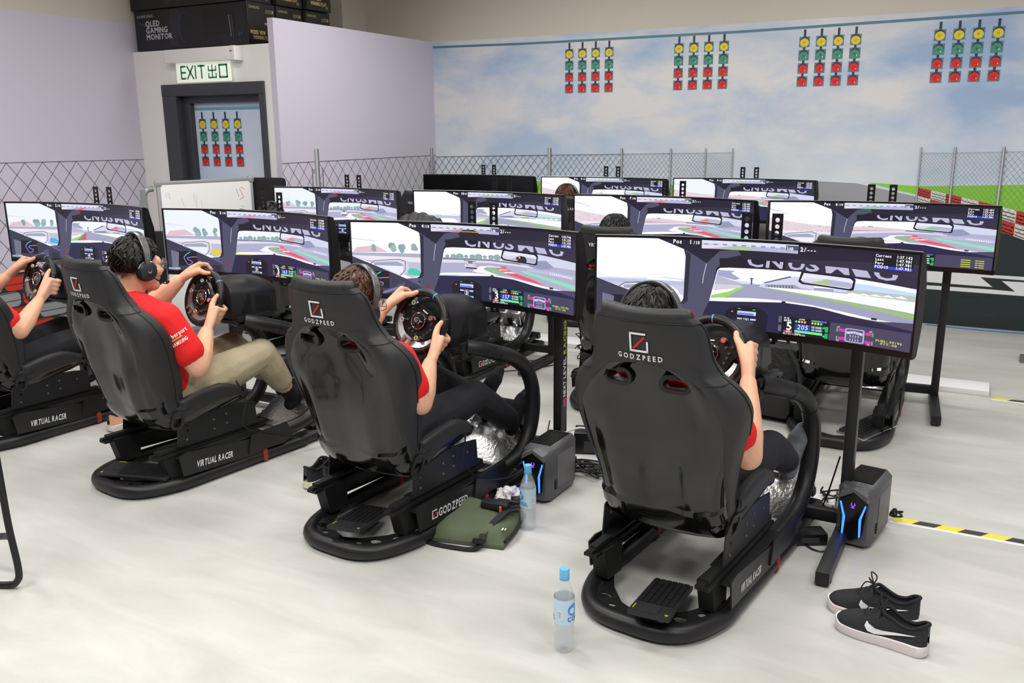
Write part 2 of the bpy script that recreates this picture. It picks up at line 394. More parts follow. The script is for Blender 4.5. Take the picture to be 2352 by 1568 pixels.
# ground of the mural: grass, track, barrier, dark hedge
c = Canvas(fback, .0003)
c.poly([(-5.17, 1.12), (-1.3, 1.10), (-.9, 1.06), (-.9, 0), (-5.17, 0)], (134, 205, 60))
c.poly([(-2.0, 1.16), (-1.27, 1.165), (-.95, 1.155), (-.30, 1.02), (.4, .5), (.4, 0), (-4.2, 0), (-2.6, .8)], (158, 160, 166))
c.poly([(-.86, 1.163), (-.46, 1.14), (.3, 1.167), (3.3, 1.25), (3.3, .4), (.3, .9), (-.3, 1.03)], (138, 208, 62))
c.poly([(-.48, 1.0), (-.24, .93), (.02, .87), (.33, .76), (3.3, .2), (3.3, 0), (-.75, 0), (-.6, .5)], (30, 40, 42))
for k in range(60):
    x = random.uniform(-.5, 3.2); z = random.uniform(.02, .75 - .2 * max(0, x)); c.rect(x, z, x + random.uniform(.05, .16), z + .012, random.choice([(22, 32, 34), (40, 52, 52), (26, 36, 40)]), k > 0)
wt = (228, 230, 232)
c.poly([(-.6, .395), (.0, .395), (.07, .42), (.45, .415), (3.3, .42), (3.3, .44), (-.6, .445)], wt); c.poly([(-.6, .445), (.04, .44), (.16, .345), (-.6, .355)], wt)
c.poly([(-.6, .325), (.16, .325), (.5, .315), (3.3, .31), (3.3, .27), (-.6, .295)], wt); c.poly([(.22, .40), (3.3, .41), (3.3, .31), (.33, .315)], wt)
ob('printed_ground', c.mesh('p', M_print), wall_back)
c = Canvas(fback, .0003); c.L = 16
x = -.47; k = 0
top = lambda x: 1.132 - (x + .47) * .215 - max(0, x + .1) * .02
hgt = lambda x: .135 + (x + .47) * .10
while x < 2.6:
    wd = .105 + (x + .47) * .06
    for row in (0, 1):
        cl = ((196, 38, 30), (226, 224, 218))[(k + row) % 2]; sh = ((150, 26, 22), (190, 188, 184))[(k + row) % 2]
        a, bb = top(x) - hgt(x) * .5 * row, top(x + wd) - hgt(x + wd) * .5 * row; ha, hb = hgt(x) * .48, hgt(x + wd) * .48
        c.poly([(x, a), (x + wd, bb), (x + wd, bb - hb), (x, a - ha)], cl, k + row > 0)
        for q in (.3, .6, .85): c.poly([(x + .005, a - ha * q), (x + wd - .005, bb - hb * q), (x + wd - .005, bb - hb * (q + .07)), (x + .005, a - ha * (q + .07))], sh, True)
    x += wd; k += 1
ob('printed_tyre_barrier', c.mesh('p', M_print), wall_back)
# chain-link fences of the mural, and their posts
def fence(c, x0, x1, n, z0, z1a, z1b, wd, col):
    cw = (x1 - x0) / n; c.L += 1
    def top(x): return z1a + (z1b - z1a) * (x - x0) / (x1 - x0)
    ch = abs(cw) * 1.25; rows = int((max(z1a, z1b) - z0) / ch) + 1
    for i in range(n):
        for j in range(rows):
            xa, xb, xm = x0 + i * cw, x0 + (i + 1) * cw, x0 + (i + .5) * cw; zt_ = top(xm) - j * ch; zb_ = zt_ - ch; zm = (zt_ + zb_) / 2
            c.line([(xa, zm), (xm, zt_), (xb, zm)], wd, col, True); c.line([(xa, zm), (xm, zb_), (xb, zm)], wd, col, True)
    c.line([(x0, z1a), (x1, z1b)], wd * 1.3, col, True)
def posts(c, xs, z0, wd):
    for i, (x, zt_, s) in enumerate(xs):
        c.rect(x - wd * s / 2, z0, x + wd * s / 2, zt_, (150, 152, 156)); c.rect(x - wd * s * .2, z0, x + wd * s * .1, zt_, (205, 207, 210)); c.rect(x + wd * s * .3, z0, x + wd * s * .5, zt_, (105, 108, 112))
c = Canvas(fback, .0003); c.L = 20; gw = (118, 122, 128)
px_ = [-5.17, -3.828, -3.067, -2.583, -2.255, -2.009]; zz = [1.345, 1.372, 1.385, 1.395, 1.40, 1.405]
for i in range(5): fence(c, px_[i], px_[i + 1], [16, 13, 11, 10, 9][i], .75, zz[i], zz[i + 1], [.0042, .0034, .0024, .0018, .0014][i], gw)
fence(c, -.469, -.22, 10, .95, 1.41, 1.41, .0014, gw); fence(c, -.22, .123, 11, .9, 1.41, 1.42, .0016, gw); fence(c, .123, .9, 18, .8, 1.42, 1.44, .002, gw)
posts(c, [(-3.828, 1.44, 1), (-3.067, 1.44, .6), (-2.583, 1.441, .42), (-2.255, 1.442, .33), (-2.009, 1.443, .3), (-.469, 1.457, .3), (-.22, 1.458, .42), (.123, 1.458, .55), (.9, 1.47, .7)], .6, .04)
ob('printed_fence', c.mesh('p', M_print), wall_back)
fpart = lambda y, z, o: (XE + .0008 + o, y, z)
c = Canvas(fpart, .0003); gl = (112, 110, 116)
fence(c, YD, 8.05, 18, .7, 1.355, 1.36, .0055, gl)
posts(c, [(6.13, 1.465, 1.2), (7.97, 1.44, 1.0)], .5, .05)
for yy in (6.06, 6.20, 7.92, 8.02): c.rect(yy - .004, .6, yy + .004, 1.30, (100, 102, 108))
ob('printed_fence', c.mesh('p', M_print), wall_part)
fleft = lambda y, z, o: (XL + .0008 + o, y, z)
c = Canvas(fleft, .0003)
fence(c, 2.6, YD, 20, .45, 1.405, 1.374, .0055, gl)
ob('printed_fence', c.mesh('p', M_print), wall_left)
c = Canvas(fleft, .0003)
c.rect(2.6, 0, YD, .52, (38, 40, 46)); k = 0
for r_ in range(4):
    y = 2.6 - (r_ % 2) * .13
    while y < YD:
        cl = [(206, 52, 34), (150, 152, 156), (206, 52, 34), (214, 214, 212)][(k + r_ * 3) % 4]
        y1 = min(y + .26, YD)
        if y1 - y > .08: c.poly(rrect(y + .006, .50 - r_ * .13 - .12, y1 - .006, .50 - r_ * .13, .04), cl, k > 0)
        y += .27; k += 1
for r_ in range(8): c.rect(2.6, .49 - r_ * .065, YD, .496 - r_ * .065, (34, 34, 38), r_ > 0)
ob('printed_tyre_barrier', c.mesh('p', M_print), wall_left)
# ceiling lamps
for i, (x, y, p) in enumerate(LAMPS):
    wh = ['nearest the entrance end', 'over the open floor'][i % 2]
    t = thing('ceiling_light', 'recessed white ceiling light panel, number %s along the ceiling' % ['one', 'two', 'three', 'four', 'five', 'six', 'seven', 'eight', 'nine', 'ten'][i], 'ceiling light', (x, y, CEIL), 0, 'ceiling light panels')
    ob('frame', MB().box((0, 0, -.012), (1.24, .64, .024), bev=.004).mesh('lf', M_white), t)
    ob('diffuser', MB().box((0, 0, -.026), (1.16, .56, .006)).mesh('ld', mat('lamp_diffuser', (255, 250, 240), .5, emit=3)), t)
    la = bpy.data.lights.new('lamp', 'AREA'); la.shape = 'RECTANGLE'; la.size = 1.15; la.size_y = .55; la.energy = p; la.color = (1, .995, .97)
    lo = bpy.data.objects.new('lamp', la); COL.objects.link(lo); lo.parent = t; lo.location = (0, 0, -.04)
# ------------------------------------------------------------------ racing rig: meshes built once, shared by every rig
# rig frame: origin on the floor, +y towards the monitor, y = 0 at the rear edge of the base loop
SP = smoothpath([(0, .045, 1.060), (0, .055, .98), (0, .074, .87), (0, .10, .74), (0, .130, .60), (0, .155, .49), (0, .185, .39), (0, .222, .318), (0, .275, .275), (0, .36, .264), (0, .48, .295), (0, .60, .318), (0, .67, .335)], 5)
_acc = [0.]
for a, b in zip(SP, SP[1:]): _acc.append(_acc[-1] + (b - a).length)
SL = _acc[-1]
def spine(t):
    d = t * SL
    for i in range(len(SP) - 1):
        if d <= _acc[i + 1] or i == len(SP) - 2:
            k = (d - _acc[i]) / (_acc[i + 1] - _acc[i]); p = SP[i].lerp(SP[i + 1], k); a = SP[max(i - 1, 0)]; b = SP[min(i + 2, len(SP) - 1)]
            tg = (b - a).normalized(); return p, tg
# t along the spine: 0 head, .27 shoulder, .5 waist, .63 hip, 1 front lip
HWT = [(0, .150), (.015, .170), (.035, .182), (.07, .188), (.115, .194), (.155, .215), (.20, .262), (.25, .285), (.30, .284), (.39, .258), (.47, .234), (.56, .222), (.63, .228), (.72, .238), (.85, .25), (.95, .25), (1, .243)]
WGT = [(0, .045), (.04, .065), (.10, .082), (.17, .10), (.23, .135), (.29, .16), (.38, .18), (.48, .185), (.56, .165), (.63, .145), (.70, .135), (.80, .135), (.92, .118), (.97, .085), (1, .05)]
def smt(tab, t):
    ks = [k for k, _ in tab]
    for i in range(len(tab) - 1):
        if t <= tab[i + 1][0] or i == len(tab) - 2:
            a = tab[max(i - 1, 0)][1]; b = tab[i][1]; c = tab[i + 1][1]; d = tab[min(i + 2, len(tab) - 1)][1]
            u = max(0, min(1, (t - ks[i]) / (ks[i + 1] - ks[i]))); return .5 * (2 * b + (c - a) * u + (2 * a - 5 * b + 4 * c - d) * u * u + (3 * b - a - 3 * c + d) * u ** 3)
def ubound(t):
    if t < .122: return 0.
    return max(0, min(.88, smt([(.122, 0), (.130, .26), (.145, .40), (.175, .50), (.21, .53), (.262, .58), (.35, .64), (.45, .72), (.55, .82), (1, .88)], t)))
def seat_pt(t, u, off=0.):
    """point of the seat shell: u = -1 left rim .. 0 spine .. 1 right rim; off > 0 moves outwards"""
    p, tg = spine(t); nin = V((0, -tg.z, tg.y)); nin = nin if nin.y > 0 or nin.z > .5 else -nin  # inward normal (forward / up)
    def raw(u):
        hw, wg = smt(HWT, t), smt(WGT, t); a = abs(u); sg = 1 if u >= 0 else -1
        if a < .55: x = hw * .78 * (a / .55); n = .028 * (a / .55) ** 2.2 * (1 if t < .55 else .5)
        else:
            k = (a - .55) / .45; x = hw * (.78 + .22 * sin(k * pi / 2 * 1.0) ** .9); n0 = .028 * (1 if t < .55 else .5); n = n0 + (wg - n0) * (1 - cos(k * pi / 2)) ** 1.05
            if t > .16 and t < .6: x += .012 * sin(k * pi)
        q_ = max(0, min(1, (t - .16) / .14)) * max(0, min(1, (.66 - t) / .14)); n += q_ * (.012 * math.exp(-(a / .20) ** 2) - .010 * math.exp(-((a - .40) / .12) ** 2))
        if .122 < t < .42:
            s1 = max(0, min(1, (.42 - t) / .24)); s2 = max(0, min(1, (ubound(t) - .01 - a) / .20)); n += .030 * s1 * s1 * (3 - 2 * s1) * s2 * s2 * (3 - 2 * s2)
        return p + V((sg * x, 0, 0)) + nin * n
    q = raw(u)
    if off:
        e = .02; a = raw(min(1, u + e)) - raw(max(-1, u - e)); p2, _ = spine(min(1, t + .01)); p1, _ = spine(max(0, t - .01))
        nn = a.cross(p2 - p1).normalized()
        if nn.dot(nin) > 0 and abs(u) < .5: nn = -nn
        elif abs(u) >= .5:
            ref = V((1 if u > 0 else -1, 0, 0)) - nin * .6
            if nn.dot(ref) < 0: nn = -nn
        q = q + nn * off
    return q
def solid(nt, us_fn, t0, t1, off_a, off_b, tfun=lambda t: t):
    """closed slab between two offsets of the seat surface"""
    A, B = [], []
    for i in range(nt + 1):
        t = tfun(t0 + (t1 - t0) * i / nt); us = us_fn(t); A.append([seat_pt(t, u, off_a) for u in us]); B.append([seat_pt(t, u, off_b) for u in us])
    m = MB(); rows = [a + b[::-1] for a, b in zip(A, B)]; m.grid(rows, True); n = len(rows[0]); h = n // 2
    for r_ in (0, nt):
        o = r_ * n
        for j in range(h - 1):
            f = (o + j, o + j + 1, o + n - 2 - j, o + n - 1 - j); m.f.append(f); m.sm.append(True)
    return m
def slot_frame(t, u):
    """local frame on the outer shell: x along the seat's width, z outwards"""
    p = seat_pt(t, u); a = (seat_pt(t, u + .06) - seat_pt(t, u - .06)).normalized(); bq = (seat_pt(t - .03, u) - seat_pt(t + .03, u)).normalized()
    if t < .4: a = V((1, .10 if u > 0 else -.10, 0)).normalized(); bq = V((0, -.05, 1)).normalized()
    n = a.cross(bq).normalized(); bq = n.cross(a)
    M = MX((a, bq, n)).transposed().to_4x4(); M.translation = p + n * (.006 if t < .4 else 0); return M
US = [-1 + 2 * i / 88 for i in range(89)]
UI = [-.97 + 1.94 * i / 80 for i in range(81)]
def stadium(w_, h_, n=8): return arc(w_ / 2 - h_ / 2, 0, h_ / 2, h_ / 2, -90, 90, n) + arc(-w_ / 2 + h_ / 2, 0, h_ / 2, h_ / 2, 90, 270, n)
SLOTS = [(.180, -.29), (.180, .29)]
SIDE = [(.70, -.84), (.70, .84)]
def punch(mb, side=True):
    """opens the harness slots: drops the faces that lie inside a slot outline"""
    fr = [(slot_frame(*q).inverted(), .082, .034) for q in SLOTS] + ([(slot_frame(*q).inverted(), .07, .034) for q in SIDE] if side else []); F, S_ = [], []
    for f, sm_ in zip(mb.f, mb.sm):
        c_ = V((0, 0, 0))
        for i_ in f: c_ += V(mb.v[i_])
        c_ /= len(f); out = True
        for Mi, w_, h_ in fr:
            p = Mi @ c_
            if abs(p.z) < .07:
                dx = max(0, abs(p.x) - (w_ - h_) / 2)
                if dx * dx + p.y * p.y < (h_ / 2 + .003) ** 2: out = False
        if out: F.append(f); S_.append(sm_)
    mb.f, mb.sm = F, S_; return mb
me_shell = punch(solid(130, lambda t: US, 0.0, 1, 0, -.010)).mesh('shell', M_shell)
me_pad = punch(solid(110, lambda t: UI, .012, .99, -.011, -.032), False).mesh('pad', M_fab)
# upholstery that wraps the head end and the rims on the outside
def wrap_mesh():
    m = MB(); N = 90
    for sg in (-1, 1):
        rows = []
        for i in range(N + 1):
            t = i / N; t = t * .999; ub = ubound(t); row = []
            for j in range(13):
                s_ = j / 12; u = sg * (ub + (1 - ub) * s_); o = .007 if (j > 0 or ub == 0) else -.004
                if ub > 0 and j == 1: o = .005
                row.append(seat_pt(t, u, o))
            # roll over the rim towards the inside
            e0 = seat_pt(t, sg * 1, .007); e1 = seat_pt(t, sg * .93, -.034 - .024 * min(1, t / .25)); d = (seat_pt(t, sg) - seat_pt(t, sg * .9)).normalized()
            thick = .012 + .026 * min(1, t / .2)
            for k in range(1, 8):
                a = pi * k / 8; c_ = (e0 + e1) / 2; h_ = (e0 - e1) / 2; row.append(c_ + h_ * cos(a) + d * thick * sin(a))
            row.append(e1); row.append(seat_pt(t, sg * .78, -.040)); rows.append(row)
        m.grid(rows)
    # top of the head end
    top = []
    for i in range(41):
        u = -1 + i / 20; e0, e1 = seat_pt(0, u, .007), seat_pt(0, u * .93, -.036); row = []
        for k in range(9):
            a = pi * k / 8; row.append((e0 + e1) / 2 + (e0 - e1) / 2 * cos(a) + V((0, -.12, 1)).normalized() * .024 * sin(a))
        top.append(row)
    m.grid(top)
    # front lip
    fr = []
    for i in range(41):
        u = -1 + i / 20; e0, e1 = seat_pt(.999, u, .007), seat_pt(.999, u * .93, -.036); row = []
        for k in range(9):
            a = pi * k / 8; row.append((e0 + e1) / 2 + (e0 - e1) / 2 * cos(a) + V((0, 1, .15)).normalized() * .03 * sin(a))
        fr.append(row)
    m.grid(fr)
    return m
me_wrap = wrap_mesh().mesh('upholstery', M_fab, fix=False)
# stitched seams
def seam_path(fn, n=50, sg=1, off=.0085): return [seat_pt(*fn(i / n, sg), off) for i in range(n + 1)]
m = MB()
for sg in (-1, 1):
    m.tube(seam_path(lambda k, s: (.16 + .62 * k, s * .95), 60, sg), .0016, 5)
m.tube([seat_pt(.013 + .0 * abs(u), u, .0085) for u in [-.98 + 1.96 * i / 40 for i in range(41)]], .0016, 5)
for sg in (-1, 1): m.tube([seat_pt(.013 + .147 * k / 20, sg * (.98), .0085) for k in range(21)], .0016, 5)
for sg in (-1, 1): m.tube([seat_pt(.165 + .012 * k / 8, sg * (.62 + .38 * k / 8), .009) for k in range(9)], .0018, 5)
me_seam = m.mesh('seam', mat('black_thread', (24, 24, 25), .7))
# slot bezels
def bezel(w_, h_, rim):
    o = MB(); o.prism(stadium(w_ + rim, h_ + rim), [stadium(w_, h_)], .012, MX.Translation((0, 0, -.004))); o.prism(stadium(w_ + .004, h_ + .004), [stadium(w_ - .004, h_ - .004)], .05, MX.Translation((0, 0, -.045))); return o.mesh('bezel', M_blacks)
me_bez, me_bez2 = bezel(.082, .034, .026), bezel(.07, .034, .028)
# logo on the head end
def logo_frame():
    p = seat_pt(.078, 0, .0075); up = (seat_pt(.05, 0) - seat_pt(.12, 0)).normalized(); x = V((1, 0, 0)); n = x.cross(up)
    M = MX((x, up, n)).transposed().to_4x4(); M.translation = p + n * .0015; return M
LOGO = logo_frame()
def bend(me):
    """wrap lettering around the curved head end"""
    for v in me.vertices:
        v.co.z -= .030 * (abs(v.co.x) / .145) ** 2.2
    return me
def logo_square(s=.062, wd=.0058):
    b = MB(); h = s / 2
    for (x0, y0, x1, y1) in ((-h, h - wd, h * .75, h), (-h, -h, -h + wd, h), (-h, -h, h, -h + wd), (h - wd, -h, h, h * .15)): b.box(((x0 + x1) / 2, (y0 + y1) / 2, .0008), (x1 - x0, y1 - y0, .0016))
    return b.mesh('logo', M_logo)
def logo_slash(s=.062, wd=.0066):
    h = s / 2; return MB().bar((-h * .62, -h * .66, .0008), (h * .62, h * .60, .0008), wd, .0016).mesh('logo', M_red)
me_lsq, me_lsl = logo_square(), logo_slash()
me_god = bend(text_mesh('logo', 'GODZPEED', .0165, M_logo, .0006, width=.150, gap=.5))
me_vir = bend(text_mesh('logo', 'VIRTUAL RACER', .020, M_logo, .0006, width=.185, gap=.14))
# frame: base loop
R_ = .031
loop = [(.242, .98, .034), (.242, .62, .034), (.242, .36, .034), (.242, .27, .034), (.232, .215, .034), (.205, .135, .034), (.165, .075, .034), (.11, .042, .034), (.05, .032, .034)]
loop = smoothpath(loop, 4); loop = loop + [V((-p.x, p.y, p.z)) for p in reversed(loop)]
me_loop = MB().tube(loop, R_, 16).mesh('base_tube', M_black)
# gusset plates with lightening holes at the rear corners, cross plate
ME_GUS = []; m = MB()
for sg in (-1, 1):
    out = [(sg * .225, .27), (sg * .20, .15), (sg * .15, .085), (sg * .05, .05), (sg * .001, .05), (sg * .001, .088), (sg * .07, .115), (sg * .14, .19), (sg * .195, .29)]
    h1 = [(sg * .142 + .026 * cos(a), .125 + .018 * sin(a)) for a in [2 * pi * k / 16 for k in range(16)]]
    h2 = [(sg * .188 + .015 * cos(a), .19 + .014 * sin(a)) for a in [2 * pi * k / 12 for k in range(12)]]
    h3 = [(sg * .09 + .014 * cos(a), .083 + .009 * sin(a)) for a in [2 * pi * k / 12 for k in range(12)]]
    m.prism(out, [h1, h2, h3], .004, MX.Translation((0, 0, .046)))
    ME_GUS.append(m.mesh('gusset_plate', M_black)); m = MB()
def side_panel(sg):
    m = MB(); F = MX(((0, 0, sg, sg * .262), (1, 0, 0, 0), (0, 1, 0, 0), (0, 0, 0, 1)))
    m.prism([(.24, .075), (.70, .055), (.72, .135), (.27, .185), (.225, .175)], [], .006, F)
    m.box((sg * .235, .47, .158), (.06, .48, .006), None); return m.mesh('side_panel', M_black)
def knee_panel(sg):
    m = MB(); F = MX(((0, 0, sg, sg * .268), (1, 0, 0, 0), (0, 1, 0, 0), (0, 0, 0, 1)))
    m.prism([(.60, .075), (.82, .07), (.88, .10), (.84, .175), (.62, .165)], [], .007, F); return m.mesh('arm_bracket', M_black)
def rail(sg):
    m = MB(); m.box((sg * .205, .45, .195), (.03, .60, .022), bev=.003); m.box((sg * .205, .44, .178), (.05, .62, .012)); m.box((sg * .205, .155, .19), (.022, .06, .012)); return m.mesh('slide_rail', M_dark)
def upright(sg):
    m = MB(); F = MX(((0, 0, sg, sg * .222), (1, 0, 0, 0), (0, 1, 0, 0), (0, 0, 0, 1)))
    m.prism([(.25, .20), (.70, .20), (.69, .315), (.60, .33), (.33, .335), (.265, .315)], [[(.31 + .006 * cos(a), .27 + .006 * sin(a)) for a in [2 * pi * k / 8 for k in range(8)]], [(.305 + .005 * cos(a), .295 + .005 * sin(a)) for a in [2 * pi * k / 8 for k in range(8)]]], .005, F)
    m.box((sg * .205, .47, .204), (.045, .44, .006)); return m.mesh('seat_bracket', M_black)
def bolts(sg):
    m = MB()
    for y, z in ((.45, .285), (.52, .295), (.45, .24), (.52, .25), (.62, .28), (.30, .23)): m.cyl((sg * .226, y, z), (sg * .231, y, z), .005, 8)
    return m.mesh('bolts', M_grey)
def rear_bracket(sg):
    m = MB(); F = MX(((0, 0, sg, sg * .17), (1, 0, 0, 0), (0, 1, 0, 0), (0, 0, 0, 1)))
    m.prism([(.20, .065), (.30, .06), (.30, .175), (.17, .185), (.175, .155)], [], .055, F); return m.mesh('rail_bracket', M_dark)
PAN = {sg: dict(side_panel=side_panel(sg), arm_bracket=knee_panel(sg), slide_rail=rail(sg), seat_bracket=upright(sg), bolt_row=bolts(sg), rail_bracket=rear_bracket(sg)) for sg in (-1, 1)}
# side arms rising to the wheel deck
ARM = [(.235, .60, .115), (.235, .74, .120), (.236, .92, .125), (.238, 1.03, .155), (.24, 1.10, .23), (.24, 1.135, .34), (.24, 1.125, .45), (.238, 1.075, .54), (.232, .985, .61), (.215, .88, .655), (.185, .78, .69), (.15, .73, .705)]
ME_ARM = {sg: MB().tube(smoothpath([(sg * x, y, z) for x, y, z in ARM], 5), .035, 14).mesh('side_arm', M_black) for sg in (-1, 1)}
m = MB()
for sg in (-1, 1):
    for i in (7, 9):
        p = V(ARM[i]); q = V(ARM[i + 1]); d = (q - p).normalized(); p = V((sg * p.x, p.y, p.z)); d = V((sg * d.x, d.y, d.z)); m.tube([p - d * .004, p + d * .004], .0366, 14)
me_tie = m.mesh('cable_tie', M_blacks)
ME_TAG = {sg: MB().box((sg * .2425, .70, .040), (.066, .03, .066), bev=.012).mesh('red_collar', M_redtag) for sg in (-1, 1)}
# wheel deck, pedal deck
me_deck = MB().box((0, .80, .700), (.34, .26, .012)).box((-.16, .78, .695), (.02, .20, .07)).box((.16, .78, .695), (.02, .20, .07)).mesh('wheel_deck', M_black)
m = MB(); Fp = MX.Translation((0, 1.16, .17)) @ MX.Rotation(rad(38), 4, 'X')
m.box((0, 0, 0), (.36, .34, .006), Fp)
me_ped = m.mesh('pedal_plate', mat('diamond_plate', (205, 206, 208), .22, metal=1, bump=(60, .5, .003)))
me_pedals = [MB().box((x, .02, .075), (.065, .012, .10), Fp @ MX.Rotation(rad(-18), 4, 'X'), bev=.004).box((x, .07, .05), (.02, .14, .04), Fp).mesh('pedal', M_silver) for x in (-.11, 0, .11)]
me_pedbase = MB().box((0, .11, .03), (.30, .12, .05), Fp, bev=.008).mesh('pedal_base', M_blacks)
me_pedfr = MB().tube([(-.20, 1.06, .06), (-.20, 1.34, .10), (.20, 1.34, .10), (.20, 1.06, .06)], .02, 8).box((0, 1.10, .06), (.46, .04, .04)).box((0, 1.32, .09), (.44, .04, .03)).tube([(-.236, .95, .034), (-.236, 1.32, .034), (.236, 1.32, .034), (.236, .95, .034)], .028, 10).mesh('pedal_frame', M_black)
# steering wheel, in its own frame: rim in the local xy plane, +z towards the driver
WR, WT_ = .127, .0165
def ring(r, tr, a0, a1, n=40, flat=1., zo=0.):
    return [(r * cos(rad(a0 + (a1 - a0) * i / n)), r * sin(rad(a0 + (a1 - a0) * i / n)), zo) for i in range(n + 1)]
m = MB(); m.tube(ring(WR, WT_, 0, 360, 56)[:-1], WT_, 12, closed=True); me_rim = m.mesh('rim', mat('black_leather', (20, 20, 22), .38, bump=(300, .2)))
m = MB()
for a in (38, 142, 218, 322): m.tube(ring(WR, 0, a - .9, a + .9, 3), .0172, 12)
me_rimseam = m.mesh('rim_seam', mat('dark_thread', (70, 70, 72), .6))
me_mark = MB().tube(ring(WR, 0, 89, 91, 2), .0171, 12).mesh('centre_mark', mat('blue_thread', (90, 150, 200), .5))
# silver inner insert on the lower half
rows = []
for i in range(41):
    a = rad(195 + 150 * i / 40); wdt = .030 + .012 * sin(pi * i / 40); rows.append([V((cos(a) * (WR - .010), sin(a) * (WR - .010), .006)), V((cos(a) * (WR - .014), sin(a) * (WR - .014), .010)), V((cos(a) * (WR - wdt), sin(a) * (WR - wdt), .004)), V((cos(a) * (WR - wdt), sin(a) * (WR - wdt), -.006)), V((cos(a) * (WR - .010), sin(a) * (WR - .010), -.008))])
m = MB().grid(rows, True)
me_insert = m.mesh('silver_insert', M_silver)
m = MB()
sp_out = [(-.118, .030), (-.105, .052), (-.06, .052), (-.04, .062), (.04, .062), (.06, .052), (.105, .052), (.118, .030), (.112, .0), (.085, -.02), (.07, -.055), (.045, -.075), (-.045, -.075), (-.07, -.055), (-.085, -.02), (-.112, 0)]
m.prism(sp_out, [], .016, MX.Translation((0, 0, -.010))); m.cyl((0, 0, -.055), (0, 0, -.008), .05, 24)
me_hub = m.mesh('hub', mat('hub_black', (16, 16, 17), .3))
m = MB(); m.box((-.017, -.098, .012), (.012, .035, .018), bev=.002).box((.017, -.098, .012), (.012, .035, .018), bev=.002).box((0, -.084, .012), (.046, .012, .018), bev=.002)
me_spoke = m.mesh('lower_spoke', mat('cast_silver', (190, 190, 192), .3, metal=.8))
me_badge = MB().lathe([(.0, 0), (.036, 0), (.036, .013), (.034, .014), (0, .014)], (0, .002, .004), n=32).mesh('badge', mat('badge_black', (10, 8, 9), .08, coat=1))
me_bring = MB().tube([(.036 * cos(2 * pi * k / 36), .002 + .036 * sin(2 * pi * k / 36), .018) for k in range(36)], .0014, 6, closed=True).mesh('badge_ring', M_chrome)
def gt_logo():
    b = MB(); q = lambda pts: b.prism(pts, [], .0008, MX.Translation((0, .002, .0183)))
    sh = lambda pts: [(x + .25 * y, y) for x, y in pts]
    g = arc(-.009, 0, .013, .011, 60, 290, 12); gi = arc(-.007, 0, .008, .0065, 290, 60, 12); q(sh(g + gi)); q(sh([(-.009, .0015), (-.001, .0015), (-.001, -.011), (-.006, -.011), (-.006, -.002), (-.009, -.002)]))
    q(sh([(.001, .008), (.022, .008), (.019, .003), (.013, .003), (.013, -.011), (.008, -.011), (.008, .003), (.001, .003)])); return b.mesh('badge_emblem', M_silver)
me_gt = gt_logo()
KN = [(-.062, .052, (120, 175, 130)), (.055, .05, (200, 60, 60)), (.045, -.058, (205, 185, 80)), (-.068, -.038, (190, 190, 190))]
me_knob = [MB().lathe([(.0, 0), (.0105, 0), (.0105, .020), (.009, .0225), (0, .0225)], (x, y, .006), n=18).mesh('knob', M_chrome) for x, y, c_ in KN]
me_knobt = [MB().tube([(x + .0085 * cos(2 * pi * k / 18), y + .0085 * sin(2 * pi * k / 18), .0285) for k in range(18)], .002, 6, closed=True).mesh('knob_ring', mat('ring%d' % i, c_, .4)) for i, (x, y, c_) in enumerate(KN)]
m = MB()
for x, y in ((-.085, .028), (-.06, .03), (-.05, .015), (.085, .028), (.062, .025), (.075, .005), (.068, -.012), (.06, -.03), (-.055, -.025), (.0, -.05), (.02, -.052), (-.022, -.052)): m.lathe([(0, 0), (.006, 0), (.0055, .007), (0, .0075)], (x, y, .006), n=10)
me_btn = m.mesh('buttons', mat('button_grey', (60, 60, 63), .3))
me_bars = MB().box((0, .049, .0065), (.03, .004, .0015)).mesh('light_bar', M_logo)
me_paddle = [MB().prism([(sg * .045, .035), (sg * .115, .045), (sg * .125, .02), (sg * .11, -.03), (sg * .045, -.02)], [], .004, MX.Translation((0, 0, -.035))).mesh('paddle', M_grey) for sg in (-1, 1)]
# motor housing behind the wheel
m = MB()
def prof(w_, h_, zc): return [(w_ * .5, -h_ * .5 + zc), (w_ * .5, h_ * .12 + zc)] + [(w_ * .5 * cos(rad(a)), zc + h_ * .12 + h_ * .38 * sin(rad(a))) for a in range(20, 180, 20)] + [(-w_ * .5, h_ * .12 + zc), (-w_ * .5, -h_ * .5 + zc)]
rows = []
for y, w_, h_, zc in ((.675, .10, .10, .815), (.68, .16, .16, .81), (.69, .21, .215, .805), (.73, .23, .23, .80), (.80, .25, .225, .80), (.90, .24, .20, .80), (.97, .20, .16, .79), (.985, .10, .08, .78)):
    rows.append([V((x, y, z)) for x, z in prof(w_, h_, zc)])
m.grid(rows, True); n_ = len(rows[0]); m.f.append(tuple(range(n_))); m.sm.append(False); m.f.append(tuple(range(len(m.v) - n_, len(m.v)))); m.sm.append(False)
me_house = m.mesh('motor_housing', mat('housing_black', (30, 30, 32), .4))
m = MB()
me_vent = [MB().prism([(.74, .74), (.93, .735), (.91, .80), (.78, .83)], [], .006, MX(((0, 0, sg, sg * .118), (1, 0, 0, 0), (0, 1, 0, 0), (0, 0, 0, 1)))).mesh('housing_panel', M_blacks) for sg in (-1, 1)]
me_colr = MB().cyl((0, 0, -.12), (0, 0, -.05), .06, 24).cyl((0, 0, -.06), (0, 0, -.045), .075, 24).mesh('wheel_collar', M_blacks)
WHEEL_M = MX.Translation((0, .615, .822)) @ MX.Rotation(rad(90 - 18), 4, 'X')  # +z of the wheel faces the driver and a little up
RIGS = {}
